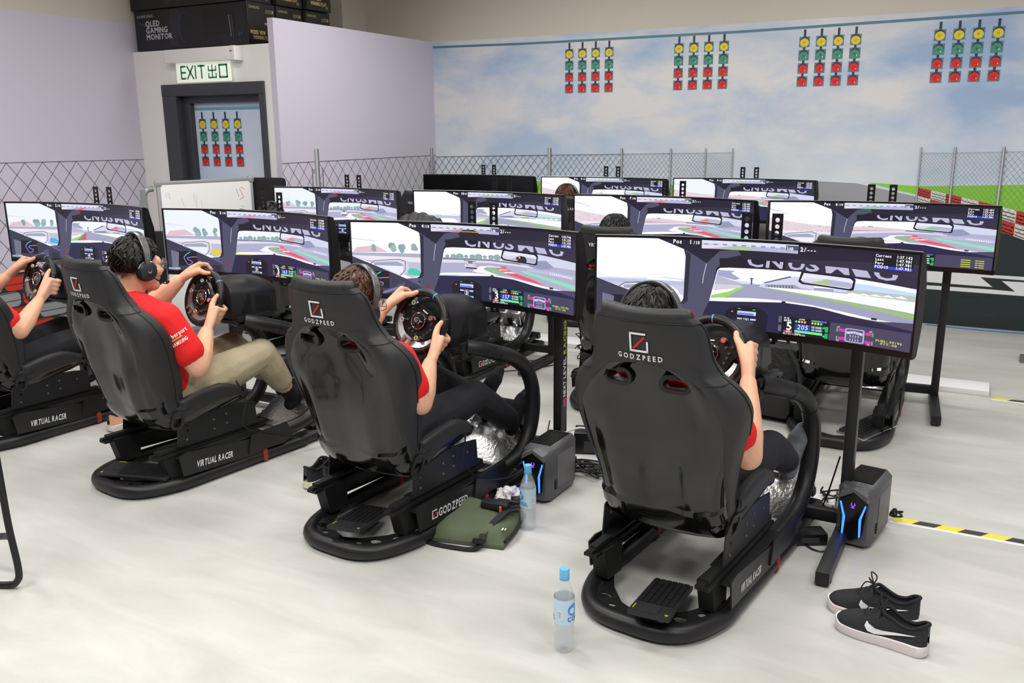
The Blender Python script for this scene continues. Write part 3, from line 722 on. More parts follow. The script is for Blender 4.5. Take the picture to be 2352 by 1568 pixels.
def make_rig(key, x, y0, yaw, label, turn=0., slide=0., logo='GODZPEED', panel='VIRTUAL RACER', group=None):
    """x is the rig's axis at y0 + .3; yaw in degrees"""
    a = rad(yaw); org = V((x, y0 + .3, 0)) + V((.3 * sin(a), -.3 * cos(a), 0))
    t = thing('racing_rig', label, 'simulator rig', org, a, group); RIGS[key] = t
    sh = ob('seat_shell', me_shell, t, loc=(0, slide, 0), label='glossy black seat shell'); ob('seat_cushion', me_pad, sh); ob('upholstery', me_wrap, sh, label='matte black padded seat edge'); ob('seam', me_seam, sh)
    for tu in SLOTS: ob('harness_slot', me_bez, sh, mw=slot_frame(*tu))
    for tu in SIDE: ob('side_slot', me_bez2, sh, mw=slot_frame(*tu))
    if logo == 'GODZPEED':
        ob('logo_square', me_lsq, sh, mw=LOGO @ MX.Translation((0, .016, 0))); ob('logo_slash', me_lsl, sh, mw=LOGO @ MX.Translation((0, .016, 0))); ob('seat_lettering', me_god, sh, mw=LOGO @ MX.Translation((0, -.040, .002)))
    else: ob('seat_lettering', me_vir, sh, mw=LOGO @ MX.Translation((0, .01, .002)))
    bl = ob('base_tube', me_loop, t); [ob('gusset_plate', g_, bl) for g_ in ME_GUS]
    for sg in (-1, 1):
        for k, me in PAN[sg].items():
            p = ob(k, me, t)
            if k == 'bolt_row': p['kind'] = 'stuff'
            if k == 'side_panel' and sg == 1:
                Mx = MX(((0, 0, 1, .2692), (1, 0, 0, .44), (0, 1, 0, .092), (0, 0, 0, 1))) @ MX.Rotation(rad(-3), 4, 'Z')
                if panel == 'GODZPEED':
                    ob('panel_lettering', PT['god'], p, mw=Mx @ MX.Translation((.02, 0, 0))); ob('panel_logo', PT['sq'], p, mw=Mx @ MX.Translation((-.105, .018, 0))); ob('panel_logo_slash', PT['sl'], p, mw=Mx @ MX.Translation((-.105, .018, 0)))
                else: ob('panel_lettering', PT['vir'], p, mw=Mx @ MX.Translation((-.03, 0, 0)))
        ar = ob('side_arm', ME_ARM[sg], t); ob('red_collar', ME_TAG[sg], t)
    ob('cable_tie', me_tie, ar)['kind'] = 'stuff'; ob('wheel_deck', me_deck, t); pf = ob('pedal_frame', me_pedfr, t); ob('pedal_plate', me_ped, t, label='shiny diamond-pattern metal foot plate'); [ob('pedal', q_, t) for q_ in me_pedals]; ob('pedal_base', me_pedbase, t)
    h = ob('motor_housing', me_house, t); [ob('housing_panel', q_, h) for q_ in me_vent]; ob('wheel_collar', me_colr, h, mw=WHEEL_M)
    wh = ob('steering_wheel', me_rim, t, mw=WHEEL_M @ MX.Rotation(rad(turn), 4, 'Z'), label='black leather steering wheel rim')
    for n_, me in (('rim_seam', me_rimseam), ('centre_mark', me_mark), ('silver_insert', me_insert), ('hub', me_hub), ('lower_spoke', me_spoke), ('badge', me_badge), ('badge_ring', me_bring), ('badge_emblem', me_gt), ('button_cluster', me_btn), ('light_bar', me_bars), ('paddle', me_paddle[0]), ('paddle', me_paddle[1])):
        q_ = ob(n_, me, wh)
        if n_ in ('button_cluster', 'rim_seam'): q_['kind'] = 'stuff'
    for k, r_ in zip(me_knob, me_knobt): ob('knob', k, wh); ob('knob_ring', r_, wh)
    return t
PT = dict(god=text_mesh('pl', 'GODZPEED', .034, M_logo, .0004, width=.20), sq=logo_square(.036, .0035), sl=logo_slash(.036, .004), vir=text_mesh('pl', 'VIRTUAL RACER', .030, M_logo, .0004, width=.20, shear=.2))
G1 = 'racing rigs in the front row'; G2 = 'racing rigs in the second row'; G3 = 'racing rigs in the last row'
make_rig('A', -.842, 2.42, -7, 'black racing rig nearest the right, seat back facing us beside two shoes', 3, group=G1)
make_rig('B', -2.075, 2.42, -5, 'black racing rig beside the green bag, middle of the front row', -28, -.03, panel='GODZPEED', group=G1)
make_rig('C', -3.355, 2.42, -8, 'black racing rig holding the driver in khaki trousers', -48, -.055, group=G1)
make_rig('D', -4.60, 2.42, -4, 'black racing rig cut off by the left edge of the picture', -18, group=G1)
make_rig('E', -.55, 4.53, 0, 'empty-looking racing rig behind the rightmost front monitor, laptop keyboard at its foot', 0, group=G2)
make_rig('F', -1.83, 4.50, 0, 'second-row racing rig with white lettering on its seat, left of the front right monitor', 0, 0, 'VIRTUAL', group=G2)
make_rig('G', -3.07, 4.50, 0, 'second-row racing rig seen between the wheels behind the green bag driver', 10, panel='GODZPEED', group=G2)
make_rig('H', -4.44, 4.50, 0, 'second-row racing rig beside the whiteboard', 0, group=G2)
make_rig('I', -4.48, 6.58, 0, 'last-row racing rig with white lettering, facing the switched-off monitor', 0, 0, 'VIRTUAL', group=G3)
make_rig('J', -2.98, 6.58, 0, 'last-row racing rig holding the driver with the dark headset', 0, 0, 'VIRTUAL', group=G3)
make_rig('K', -1.78, 6.58, 0, 'last-row racing rig in front of the rightmost far monitor', 0, 0, 'VIRTUAL', group=G3)
# ------------------------------------------------------------------ curved monitors with their pictures, and stands
MR = 1.8; MTH = math.asin(.5975 / MR); MTA = math.asin(.590 / MR); MZT = 1.2; MH = .372; AH = .338
def mpt(th, z, d=0.):
    """point on the curved face, d > 0 = behind it"""
    return ((MR + d) * sin(th), -MR * cos(MTH) + (MR + d) * cos(th), z)
def scr_fn(u, v, o): return mpt(-MTA + 2 * MTA * u, MZT - .009 - v * AH, .004 - o)
N_ = 36
def mon_rows(ths, prof): return [[V(mpt(th, z, d)) for d, z in prof] for th in ths]
ths = [-MTH + 2 * MTH * i / N_ for i in range(N_ + 1)]
def closed_loft(rows):
    m = MB(); m.grid(rows, True); n = len(rows[0]); m.f.append(tuple(range(n))); m.sm.append(False); m.f.append(tuple(range(len(m.v) - n, len(m.v)))); m.sm.append(False); return m
m = MB()
for prof in ([(-.003, MZT), (-.003, MZT - .009), (.012, MZT - .009), (.012, MZT)], [(-.004, MZT - .347), (-.004, MZT - MH), (.02, MZT - MH), (.02, MZT - .347)]):
    q = closed_loft(mon_rows(ths, prof)); m.add(q.v, q.f, False)
for sg in (-1, 1):
    q = closed_loft(mon_rows([sg * (MTH - .0042), sg * MTH], [(-.003, MZT), (-.003, MZT - MH), (.012, MZT - MH), (.012, MZT)])); m.add(q.v, q.f, False)
me_bezl = m.mesh('bezel', mat('monitor_bezel', (20, 19, 21), .3))
q = closed_loft(mon_rows(ths, [(.010, MZT - .001), (.010, MZT - MH + .001), (.03, MZT - MH + .006), (.05, MZT - .26), (.055, MZT - .12), (.03, MZT - .006)]))
me_mback = q.mesh('back_cover', mat('monitor_back', (24, 24, 26), .35))
me_off = MB().grid([[V(mpt(th, z, .004)) for z in (MZT - .009, MZT - .347)] for th in ths]).mesh('screen', mat('switched_off_screen', (9, 9, 10), .22))
me_tophighlight = MB().tube([mpt(th, MZT + .0005, .004) for th in ths], .0022, 6).mesh('top_rim', mat('highlight_grey', (150, 148, 146), .3, metal=.5))  # pale strip paints the highlight along the monitor's top edge

def mixc(a, b, k): return tuple(a[i] + (b[i] - a[i]) * k for i in range(3))
def draw_screen(o):
    """o: pos, gear, speed, times, scene, accent, far"""
    c = Canvas(scr_fn, .00011, 48); far = o.get('far', 0); A = AH / 1.18; asp = 1 / .2866  # v per u
    sky, cock, cock2, pil, dash = (246, 247, 255), (34, 31, 48), (58, 56, 78), (74, 74, 98), (38, 36, 66)
    sc = o['scene']
    if o.get('dim'): sky = (222, 228, 240)
    c.rect(0, 0, 1, 1, dash)
    # ---- side window
    W = [(0, 0), (.2, 0), (.285, .115), (.291, .2), (.289, .72), (.272, .755), (.225, .775), (0, .482)]
    c.poly(W, sky)
    if sc == 'straight':
        c.poly([(0, .475), (.05, .468), (.1, .475), (.17, .465), (.23, .45), (.29, .462), (.29, .5), (0, .5)], (196, 208, 228)); c.poly([(0, .487), (.29, .497), (.289, .56), (.04, .53)], (176, 182, 208)); c.poly([(.168, .47), (.175, .452), (.21, .462), (.28, .478), (.28, .492), (.17, .486)], (238, 240, 248))
        c.poly([(.03, .525), (.289, .545), (.289, .72), (.25, .755)], (188, 190, 210))
        c.poly([(.095, .60), (.11, .575), (.15, .555), (.2, .545), (.25, .555), (.27, .60), (.285, .70), (.25, .75), (.17, .70)], (236, 238, 242))
    else:
        c.poly([(0, .43), (.29, .415), (.289, .72), (.25, .755), (0, .482)], (196, 196, 212)); c.poly([(0, .43), (.29, .417), (.29, .47), (0, .466)], (160, 164, 190)); c.poly([(0, .468), (.29, .474), (.29, .54), (.08, .55)], (222, 214, 222)); c.poly([(.05, .53), (.29, .54), (.29, .72), (.25, .76)], (178, 180, 204))
        if sc == 'grand':
            c.poly([(.0, .26), (.10, .33), (.20, .38), (.29, .40), (.29, .5), (0, .48)], (214, 196, 206))
            for k in range(70):
                u = random.uniform(0, .28); v = .30 + u * .42 + random.uniform(0, .13); c.rect(u, v, u + .004, v + .008, random.choice([(238, 225, 230), (205, 120, 125), (150, 150, 175), (240, 240, 245)]), k > 0)
            c.poly([(0, .10), (.09, .20), (.09, .215), (0, .13)], (200, 205, 220))
        else:
            c.poly([(0, .22), (.10, .25), (.10, .265), (0, .24)], (205, 212, 226)); c.poly([(.02, .35), (.10, .32), (.15, .41), (0, .43)], (212, 180, 190))
            for k, (u, r_) in enumerate(((.165, .022), (.21, .018), (.265, .016), (.09, .014))):
                if sc == 'kerb2' and k == 3: continue
                for q in range(5): c.poly(arc(u + random.uniform(-r_, r_) * .5, .36 + random.uniform(-.05, .03), r_ * .6, r_ * 2.1, 0, 360, 9)[:-1], mixc((120, 148, 150), (150, 176, 176), random.random()))
    if not far or sc != 'straight':
        ac = o.get('accent', (60, 180, 160))
        c.poly([(.235, .66), (.245, .62), (.27, .63), (.289, .66), (.289, .73), (.235, .71)], ac)
        c.poly([(.075, .58), (.095, .535), (.2, .505), (.235, .53), (.24, .62), (.225, .70), (.2, .74)], (196, 196, 212)); c.poly([(.08, .58), (.098, .55), (.19, .523), (.215, .56), (.213, .68), (.2, .72)], (222, 222, 236)); c.line([(.075, .58), (.095, .535), (.2, .505), (.225, .53), (.222, .66), (.2, .735)], .0024, (62, 64, 88), asp=asp); c.poly([(.088, .57), (.1, .555), (.19, .535), (.214, .57), (.213, .6), (.095, .6)], (150, 156, 178))
    # door card, mini map
    c.poly([(0, .482), (.225, .775), (.30, .87), (.30, 1), (0, 1)], (58, 57, 76)); c.poly([(.225, .775), (.275, .755), (.31, .80), (.31, .9)], (86, 88, 118)); c.poly([(.275, .80), (.305, .78), (.305, .86)], (30, 28, 40))
    c.poly([(.05, .68), (.153, .68), (.153, .92), (.05, .92)], (26, 25, 40)); c.poly([(.155, .93), (.19, .89), (.19, .93), (.13, 1), (.1, 1)], (110, 112, 150)); c.poly([(.02, .66), (.06, .70), (.05, 1), (.02, 1)], (108, 108, 126))
    if not far:
        c.line([(.12, .69), (.098, .73), (.085, .775)], .0035, (80, 200, 180), asp=asp); c.line([(.085, .775), (.085, .81), (.093, .85), (.1, .895), (.11, .905), (.125, .875), (.127, .845), (.115, .835), (.1, .80), (.103, .785), (.13, .772)], .0025, (160, 150, 235), asp=asp); c.line([(.13, .772), (.153, .768)], .003, (215, 130, 90), asp=asp)
        c.rect(.0, .955, .06, .985, (150, 190, 200)); c.text('012 345', .003, .98, .018, (40, 40, 60), .006)
    c.poly([(.19, .86), (.22, .83), (.22, 1), (.19, 1)], (80, 80, 108)); c.poly([(.24, .88), (.28, .90), (.28, 1), (.24, 1)], (44, 42, 58))
    # ---- pillar and roof
    c.poly([(.2, 0), (1, 0), (1, .35), (.9, .31), (.8, .292), (.62, .285), (.44, .295), (.40, .32), (.36, .3), (.285, .115)], cock)
    c.poly([(.291, .12), (.31, .16), (.36, .265), (.40, .12), (.45, .09), (.5, .12), (.42, .20), (.392, .32), (.375, .70), (.37, .84), (.34, 1), (.30, 1), (.285, .76), (.295, .7)], pil)
    c.poly([(.289, .13), (.308, .17), (.303, .72), (.289, .76), (.284, .74), (.293, .66), (.294, .2)], (40, 40, 56)); c.line([(.36, .27), (.352, .42), (.35, .5)], .0022, (190, 190, 200), asp=asp); c.poly([(.318, .84), (.328, .84), (.326, .9), (.317, .9)], (150, 30, 40))
    c.poly([(.61, .165), (1, .11), (1, .345), (.9, .315), (.8, .296), (.62, .288), (.5, .29)], (46, 44, 62)); c.poly([(.4, .20), (.45, .19), (.61, .185), (.61, .29), (.44, .295), (.405, .31)], (28, 26, 38))
    # ---- windscreen view
    WS = [(.396, .34), (.404, .312), (.434, .302), (.55, .294), (.66, .291), (.79, .302), (.9, .327), (1, .35), (1, .70), (.9, .73), (.807, .71), (.71, .66), (.61, .645), (.43, .692), (.374, .70)]
    c.poly(WS, sky if sc != 'grand' else (240, 242, 252))
    if sc in ('straight', 'kerbstraight'):
        c.poly([(.40, .47), (.46, .45), (.50, .455), (.52, .47), (.6, .46), (1, .42), (1, .70), (.9, .73), (.807, .71), (.71, .66), (.61, .645), (.43, .692), (.374, .70)], (150, 152, 180)); c.poly([(.44, .455), (.465, .44), (.5, .45), (.515, .475), (.44, .48)], (196, 210, 228))
        c.poly([(.398, .335), (.455, .335), (.44, .36), (.47, .42), (.455, .44), (.395, .40)], (150, 156, 186)); c.poly([(.394, .40), (.42, .42), (.47, .465), (.47, .495), (.388, .51)], (176, 170, 190))
        c.poly([(.388, .50), (.476, .495), (.476, .52), (.385, .57)], (196, 196, 208)); c.poly([(.385, .62), (.483, .505), (.486, .51), (.42, .66), (.38, .69)], (150, 196, 96)); c.poly([(.381, .575), (.46, .53), (.44, .57), (.383, .63)], (236, 226, 232))
        c.poly([(.545, .44), (.625, .35), (.66, .345), (.70, .38), (.70, .5), (.53, .495)], (198, 198, 220)); c.poly([(.545, .44), (.625, .347), (.63, .36), (.55, .45)], (96, 100, 130)); c.poly([(.55, .462), (.64, .44), (.66, .47), (.78, .49), (.78, .505), (.55, .5)], (150, 146, 170))
        for k in range(9): c.rect(.56 + k * .009, .468 - k * .002, .564 + k * .009, .492, (92, 94, 124), k > 0)
        c.rect(.504, .405, .509, .475, (70, 72, 100)); c.rect(.500, .402, .513, .412, (70, 72, 100))
        c.poly([(.76, .36), (.86, .36), (1, .39), (1, .45), (.76, .47)], (186, 206, 232)); c.poly([(.8, .43), (1, .42), (1, .48), (.8, .48)], (170, 186, 176))
        for k in range(5): u = .80 + k * .03 * (1 + k * .04); c.poly([(u, .478 - k * .004), (u + .02, .462 - k * .006), (u + .04, .478 - k * .004)], (246, 246, 250), k > 0)
        c.poly([(.53, .492), (.7, .48), (.8, .478), (1, .48), (1, .60), (.8, .56), (.65, .525)], (230, 232, 236)); c.poly([(.53, .495), (.65, .525), (.8, .565), (1, .615), (1, .66), (.78, .585), (.62, .53)], (146, 180, 110))
        if sc == 'kerbstraight': c.poly([(.42, .68), (.48, .51), (.49, .51), (.485, .66)], (206, 84, 92)); c.poly([(.40, .69), (.478, .51), (.482, .51), (.43, .68)], (80, 150, 110))
    else:
        c.poly([(.39, .46), (.45, .46), (.6, .435), (.73, .43), (.85, .44), (1, .43), (1, .70), (.9, .73), (.807, .71), (.71, .66), (.61, .645), (.43, .692), (.374, .70)], (164, 164, 192)); c.poly([(.39, .445), (.6, .425), (.74, .44), (.74, .46), (.6, .45), (.39, .475)], (120, 128, 150)); c.poly([(.388, .475), (.6, .45), (.8, .465), (.8, .49), (.6, .475), (.387, .52)], (214, 206, 216))
        for k in range(9):
            u = .41 + k * .028; r_ = .010 + .004 * (k % 3)
            if sc != 'grand' or k < 4: c.poly(arc(u, .425 - k * .004, r_, r_ * 2.3, 0, 360, 8)[:-1], (136, 160, 166), k > 0)
        if sc == 'grand': c.poly([(.39, .40), (.5, .395), (.62, .42), (.62, .45), (.39, .46)], (214, 190, 200)); c.poly([(.85, .36), (.93, .34), (1, .37), (1, .44), (.85, .44)], (130, 150, 150))
        c.poly([(.82, .30), (1, .35), (1, .44), (.86, .44), (.82, .38)], (196, 200, 222)); c.poly([(.78, .40), (.86, .37), (.9, .45), (.84, .49), (.78, .47)], (140, 142, 172)); c.poly([(.545, .555), (.555, .53), (.6, .515), (.66, .52), (.63, .53), (.59, .56), (.60, .60), (.64, .63), (.54, .62), (.52, .60)], (238, 226, 232))
        c.poly([(.57, .56), (.585, .535), (.63, .525), (.66, .55), (.70, .61), (.62, .61), (.585, .585)], (142, 172, 142)); c.poly([(.625, .535), (.68, .535), (.72, .58), (.80, .635), (.86, .695), (.76, .655), (.685, .61)], (220, 84, 98)); c.poly([(.66, .575), (.70, .565), (.72, .58), (.67, .59)], (240, 225, 230)); c.poly([(.64, .55), (.68, .545), (.685, .55), (.645, .56)], (240, 225, 230))
        c.poly([(.735, .535), (.76, .53), (.84, .57), (1, .635), (1, .69), (.86, .62), (.76, .565)], (140, 208, 178)); c.poly([(.77, .50), (.9, .50), (1, .52), (1, .56), (.85, .545), (.77, .53)], (176, 178, 206))
        for k in range(12): c.rect(.88 + k * .009, .515 + k * .002, .884 + k * .009, .535 + k * .002, (238, 238, 244), k > 0)
        c.rect(.652, .505, .676, .53, (196, 96, 106))
        if o.get('car'):
            cc = o['car']; c.poly([(.487, .52), (.498, .50), (.525, .50), (.54, .52), (.545, .575), (.488, .572)], cc); c.rect(.484, .468, .538, .476, (70, 72, 88)); c.rect(.503, .476, .523, .505, (110, 112, 130)); c.rect(.492, .555, .542, .575, (52, 52, 66)); c.rect(.497, .522, .505, .53, (200, 60, 60)); c.rect(.532, .524, .54, .532, (200, 60, 60))
    # bonnet edge and dashboard
    c.poly([(.374, .70), (.378, .665), (.40, .655), (.5, .632), (.6, .628), (.7, .645), (.8, .68), (.88, .71), (.96, .722), (.95, .735), (.9, .735), (.807, .715), (.71, .668), (.61, .653), (.43, .70)], (240, 240, 244)); c.poly([(.374, .70), (.378, .69), (.45, .675), (.55, .645), (.5, .66), (.43, .695)], o.get('accent', (210, 210, 220)))
    c.poly([(.374, .70), (.43, .693), (.61, .648), (.71, .662), (.807, .712), (.86, .728), (.9, .742), (1, .76), (1, 1), (.34, 1)], dash); c.poly([(.86, .728), (.9, .73), (1, .70), (1, .78)], (70, 68, 92)); c.rect(.605, .632, .617, .65, (36, 34, 50)); c.rect(.878, .70, .895, .722, (36, 34, 50))
    c.poly([(.43, .82), (.44, .77), (.47, .735), (.5, .725), (.53, .735), (.555, .77), (.565, .82), (.56, 1), (.43, 1)], (24, 22, 36))
    # banner letters on the windscreen, upper halves cut off
    for k, (u, wd, ch, sh) in enumerate(((.49, .05, 'C', 0), (.55, .052, 'N', .1), (.618, .05, 'U', .05), (.672, .042, 'S', .1), (.73, .07, 'M', -.25), (.81, .045, 'I', -.8), (.875, .068, 'U', -.3))):
        tr, w0 = text_tris(ch, 1, 0); vb = .270 + .022 * max(0, (u - .6) / .3) ** 2 * 1.0; hh = .13
        if k: pass
        else: c.L += 1
        for t in tr: c._tri([(u + (a / w0) * wd + sh * (b_ - .5) * .03, vb - b_ * hh) for a, b_ in t], (176, 174, 200), c.L * c.step)
    c.poly([(.45, .06), (1, .05), (1, .235), (.9, .222), (.8, .206), (.61, .198), (.48, .195)], cock); c.poly([(.61, .165), (1, .10), (1, .235), (.9, .222), (.8, .206), (.64, .2)], (46, 44, 62))
    # rear-view mirror
    def mirr(x0, y0, x1, y1, s_): return [(x0 + .008, y0 - .01), (x1 - .01, y0 + .005 + s_), (x1, y0 + .03 + s_), (x1 - .004, y1 + s_), (x1 - .012, y1 + .01 + s_), (x0 + .012, y1 - .01), (x0, y1 - .035)]
    c.poly(mirr(.652, .290, .824, .432, .0), (22, 21, 32)); c.poly(mirr(.659, .308, .817, .414, .0), (214, 216, 234)); c.poly([(.662, .36), (.74, .345), (.815, .36), (.812, .415), (.664, .40)], (168, 168, 194)); c.poly([(.662, .36), (.7, .35), (.74, .35), (.70, .395), (.664, .39)], (206, 200, 212))
    if o.get('rearcar'): c.poly([(.722, .37), (.74, .34), (.765, .35), (.772, .39), (.77, .42), (.724, .412)], (40, 38, 48)); c.rect(.735, .35, .742, .375, o['rearcar']); c.rect(.722, .395, .73, .41, o['rearcar'])
    else: c.poly([(.69, .40), (.735, .35), (.742, .352), (.75, .41)], o.get('kerbcol', (160, 186, 130)))
    # strip mirror at the top
    c.rect(.343, .0, .645, .095, (206, 210, 232)); c.poly([(.343, .04), (.5, .05), (.645, .04), (.645, .095), (.343, .095)], (170, 170, 200)); c.poly([(.343, .05), (.46, .045), (.36, .095), (.343, .095)], (214, 206, 214)); c.poly([(.40, .095), (.50, .052), (.52, .052), (.48, .095)], o.get('kerbcol', (160, 190, 120)))
    if o.get('rearcar'): c.poly([(.47, .08), (.485, .055), (.53, .05), (.55, .075), (.555, .095), (.47, .095)], (44, 42, 50)); c.rect(.472, .075, .555, .082, o['rearcar'])
    for k in range(10): u = .35 + k * .03; c.rect(u, .035, u + .014, .05, (126, 138, 150), k > 0)
    c.rect(.608, .01, .645, .06, (70, 74, 100))
    # texts
    wh = (250, 250, 252); tx = 1 / asp
    def T(s, u, v, h, col=wh, wide=1.0, **k): c.text(s, u, v, h, col, h * tx * wide, **k)
    T('Pos', .251, .048, .045, wide=.9); T(o['pos'], .303 if len(o['pos']) < 2 else .298, .05, .045); T('/10', .316, .05, .036, same=True, wide=.85); T('Lap', .612, .054, .036, wide=.8); T('2/---', .652, .066, .044)
    c.rect(.872, .025, .985, .18, (16, 15, 26)); c.rect(.873, .146, .984, .178, (52, 66, 200))
    for k, (a, b_) in enumerate(zip(('Current', 'Last', 'Pers', 'POD10'), o['times'])): T(a, .876, .056 + k * .038, .028, bold=1); T(b_, .981, .056 + k * .038, .028, align=1)
    if far > 1: return c
    # instrument cluster
    c.rect(.466, .78, .529, .975, (22, 22, 48)); c.rect(.468, .785, .527, .83, (196, 200, 230)); c.rect(.470, .805, .52, .828, (96, 120, 215)); c.rect(.488, .865, .505, .94, (210, 212, 230)); c.rect(.4895, .87, .5035, .936, (26, 26, 56)); T(o['gear'], .4965, .93, .052, align=.5)
    for k in range(5): c.rect(.468 + k * .012, .945, .478 + k * .012, .972, (200, 204, 225), k > 0)
    for k in range(4): c.rect(.4695 + k * .012, .95, .4765 + k * .012, .968, (30, 30, 60), k > 0)
    c.rect(.518, .945, .528, .972, (150, 215, 225)); c.rect(.468, .865, .484, .885, (190, 195, 220)); c.rect(.510, .865, .528, .885, (190, 195, 220)); c.rect(.469, .755, .478, .763, (60, 215, 90)); c.rect(.516, .757, .525, .765, (60, 215, 90)); c.rect(.448, .79, .454, .806, (190, 120, 60))
    # pit-board style display
    c.rect(.607, .80, .757, 1.0, (20, 19, 32)); c.rect(.600, .80, .61, .87, (96, 98, 116)); c.rect(.600, .90, .61, .97, (96, 98, 116))
    T(o['gear'], .634, .945, .09, align=.5); T('7200' if o['gear'] == '3' else '6690', .617, .85, .024); c.rect(.618, .952, .645, .975, (205, 70, 80)); T('205', .6315, .972, .018, align=.5)
    c.rect(.652, .866, .70, .936, (42, 62, 160)); T(o['speed'], .676, .925, .052, align=.5, shear=.15, bold=0)
    c.rect(.652, .938, .738, .965, (110, 225, 140)); c.rect(.703, .868, .738, .895, (70, 120, 120)); c.rect(.703, .90, .738, .927, (70, 120, 120)); T('12 -2.00', .7045, .892, .018); T('12 -2.00', .7045, .924, .018, same=True)
    for k, cl in enumerate(((90, 230, 120), (240, 225, 120), (245, 190, 100), (230, 90, 80) if o['gear'] == '3' else (245, 190, 100))):
        c.poly(arc(.656 + k * .009, .84, .0035, .0125, 0, 360, 8)[:-1], cl, k > 0); c.poly(arc(.733 - k * .009, .84, .0035, .0125, 0, 360, 8)[:-1], cl, True)
    T('50 20', .617, .82, .016); T('-0.990', .662, .82, .016, same=True); c.rect(.703, .805, .73, .822, (80, 170, 120)); c.rect(.73, .805, .75, .822, (80, 100, 210)); T('50.7 0.5 +1.690 95.516', .617, .996, .016); T('brake', .654, .983, .015)
    c.rect(.7455, .86, .7555, .92, (40, 165, 90)); c.rect(.7455, .935, .7555, .99, (40, 165, 90))
    c.poly([(.738, .885), (.7425, .862), (.747, .885)], (225, 70, 70) if o['gear'] == '3' else (60, 200, 150)); c.poly([(.738, .96), (.7425, .985), (.747, .96)], (225, 70, 70) if o['gear'] == '3' else (60, 200, 150))
    # car status box
    c.poly([(.762, .80), (1, .80), (1, 1), (.758, 1)], (66, 64, 88))
    if o.get('ytext'):
        for k in range(4): T('MMMMMMM', .87, .87 + k * .035, .018, (205, 210, 70)); T('MM MMMM', .93, .87 + k * .035, .018, (205, 210, 70), same=True)
    else:
        c.poly(rrect(.807, .84, .865, .99, .012), (176, 172, 214)); c.poly(rrect(.811, .85, .861, .98, .010), (80, 78, 108)); c.poly([(.81, .88), (.835, .865), (.862, .88), (.858, .905), (.835, .89), (.814, .905)], (196, 194, 226))
        for k in range(4):
            for r_ in range(3): c.rect(.822 + k * .008, .868 + r_ * .04, .825 + k * .008, .893 + r_ * .04, (170, 166, 205), k + r_ > 0)
        for u, v, s_ in ((.788, .855, -1), (.788, .945, -1), (.868, .86, 1), (.868, .95, 1)): c.rect(u, v, u + .018, v + .032, (232, 40, 170)); c.rect(u - .007 if s_ < 0 else u + .02, v - .004, u - .003 if s_ < 0 else u + .024, v + .04, (60, 190, 90))
        T('97', .783, .85, .018, (200, 205, 220)); T('89', .88, .855, .018, (200, 205, 220)); T('97', .783, .998, .018, (200, 205, 220)); T('99', .875, .998, .018, (200, 205, 220))
        T('FUEL: 59/96', .90, .935, .022, (205, 210, 70), 1.5); T('PIT: 00', .915, .965, .022, (205, 210, 70), 1.5)
    return c
ST = '1:47.981'
SCR = {
 'M1': dict(pos='1', gear='5', speed='205', scene='straight', times=('1:37.142', ST, ST, ST), accent=(225, 226, 232)),
 'M4': dict(pos='4', gear='3', speed='157', scene='kerb', times=('1:33.746', '1:51.333', '1:51.333', ST), accent=(70, 190, 165), car=(196, 198, 216), rearcar=(240, 190, 50), kerbcol=(214, 110, 116)),
 'M3': dict(pos='3', gear='3', speed='163', scene='kerb2', times=('1:34.884', '1:50.234', '1:50.234', ST), accent=(215, 190, 70), kerbcol=(214, 130, 136), dim=1),
 'M2': dict(pos='2', gear='4', speed='180', scene='kerbstraight', times=('1:35.904', '1:49.925', '1:49.925', ST), accent=(70, 165, 215), kerbcol=(214, 100, 106), dim=1),
 'M6': dict(pos='6', gear='4', speed='171', scene='grand', times=('1:53.454', '1:53.434', '1:53.434', ST), accent=(230, 90, 90), ytext=1, kerbcol=(120, 190, 140)),
 'M7': dict(pos='7', gear='5', speed='191', scene='grand', times=('1:52.437', '1:52.629', '1:52.629', ST), accent=(220, 220, 226), far=1, kerbcol=(224, 120, 110)),
 'M10': dict(pos='10', gear='4', speed='171', scene='straight', times=('1:27.235', '1:57.827', '1:57.827', ST), accent=(225, 226, 232), far=1),
 'M5': dict(pos='5', gear='3', speed='157', scene='kerb', times=('1:34.422', '1:51.001', '1:51.001', ST), accent=(225, 200, 60), car=(220, 222, 232), far=1, kerbcol=(214, 130, 136), dim=1),
 'M8': dict(pos='8', gear='5', speed='191', scene='grand', times=('1:52.437', '1:52.629', '1:52.629', ST), accent=(222, 222, 228), far=2),
 'M9': dict(pos='9', gear='5', speed='191', scene='grand', times=('1:52.437', '1:52.629', '1:52.629', ST), accent=(222, 222, 228), far=2, dim=1)}
MON = {'M1': (-.749, 3.245, -1.15), 'M4': (-2.04, 3.317, -1.4), 'M3': (-3.44, 3.44, -1.0), 'M2': (-4.768, 3.412, 2.0), 'M6': (-.494, 5.323, 4.4), 'M7': (-1.76, 5.283, -3.5),
       'M10': (-2.991, 5.249, -2.2), 'M5': (-4.253, 5.197, -2.2), 'MX': (-4.243, 7.312, .9), 'M8': (-2.979, 7.324, -1.2), 'M9': (-1.786, 7.513, -.3)}
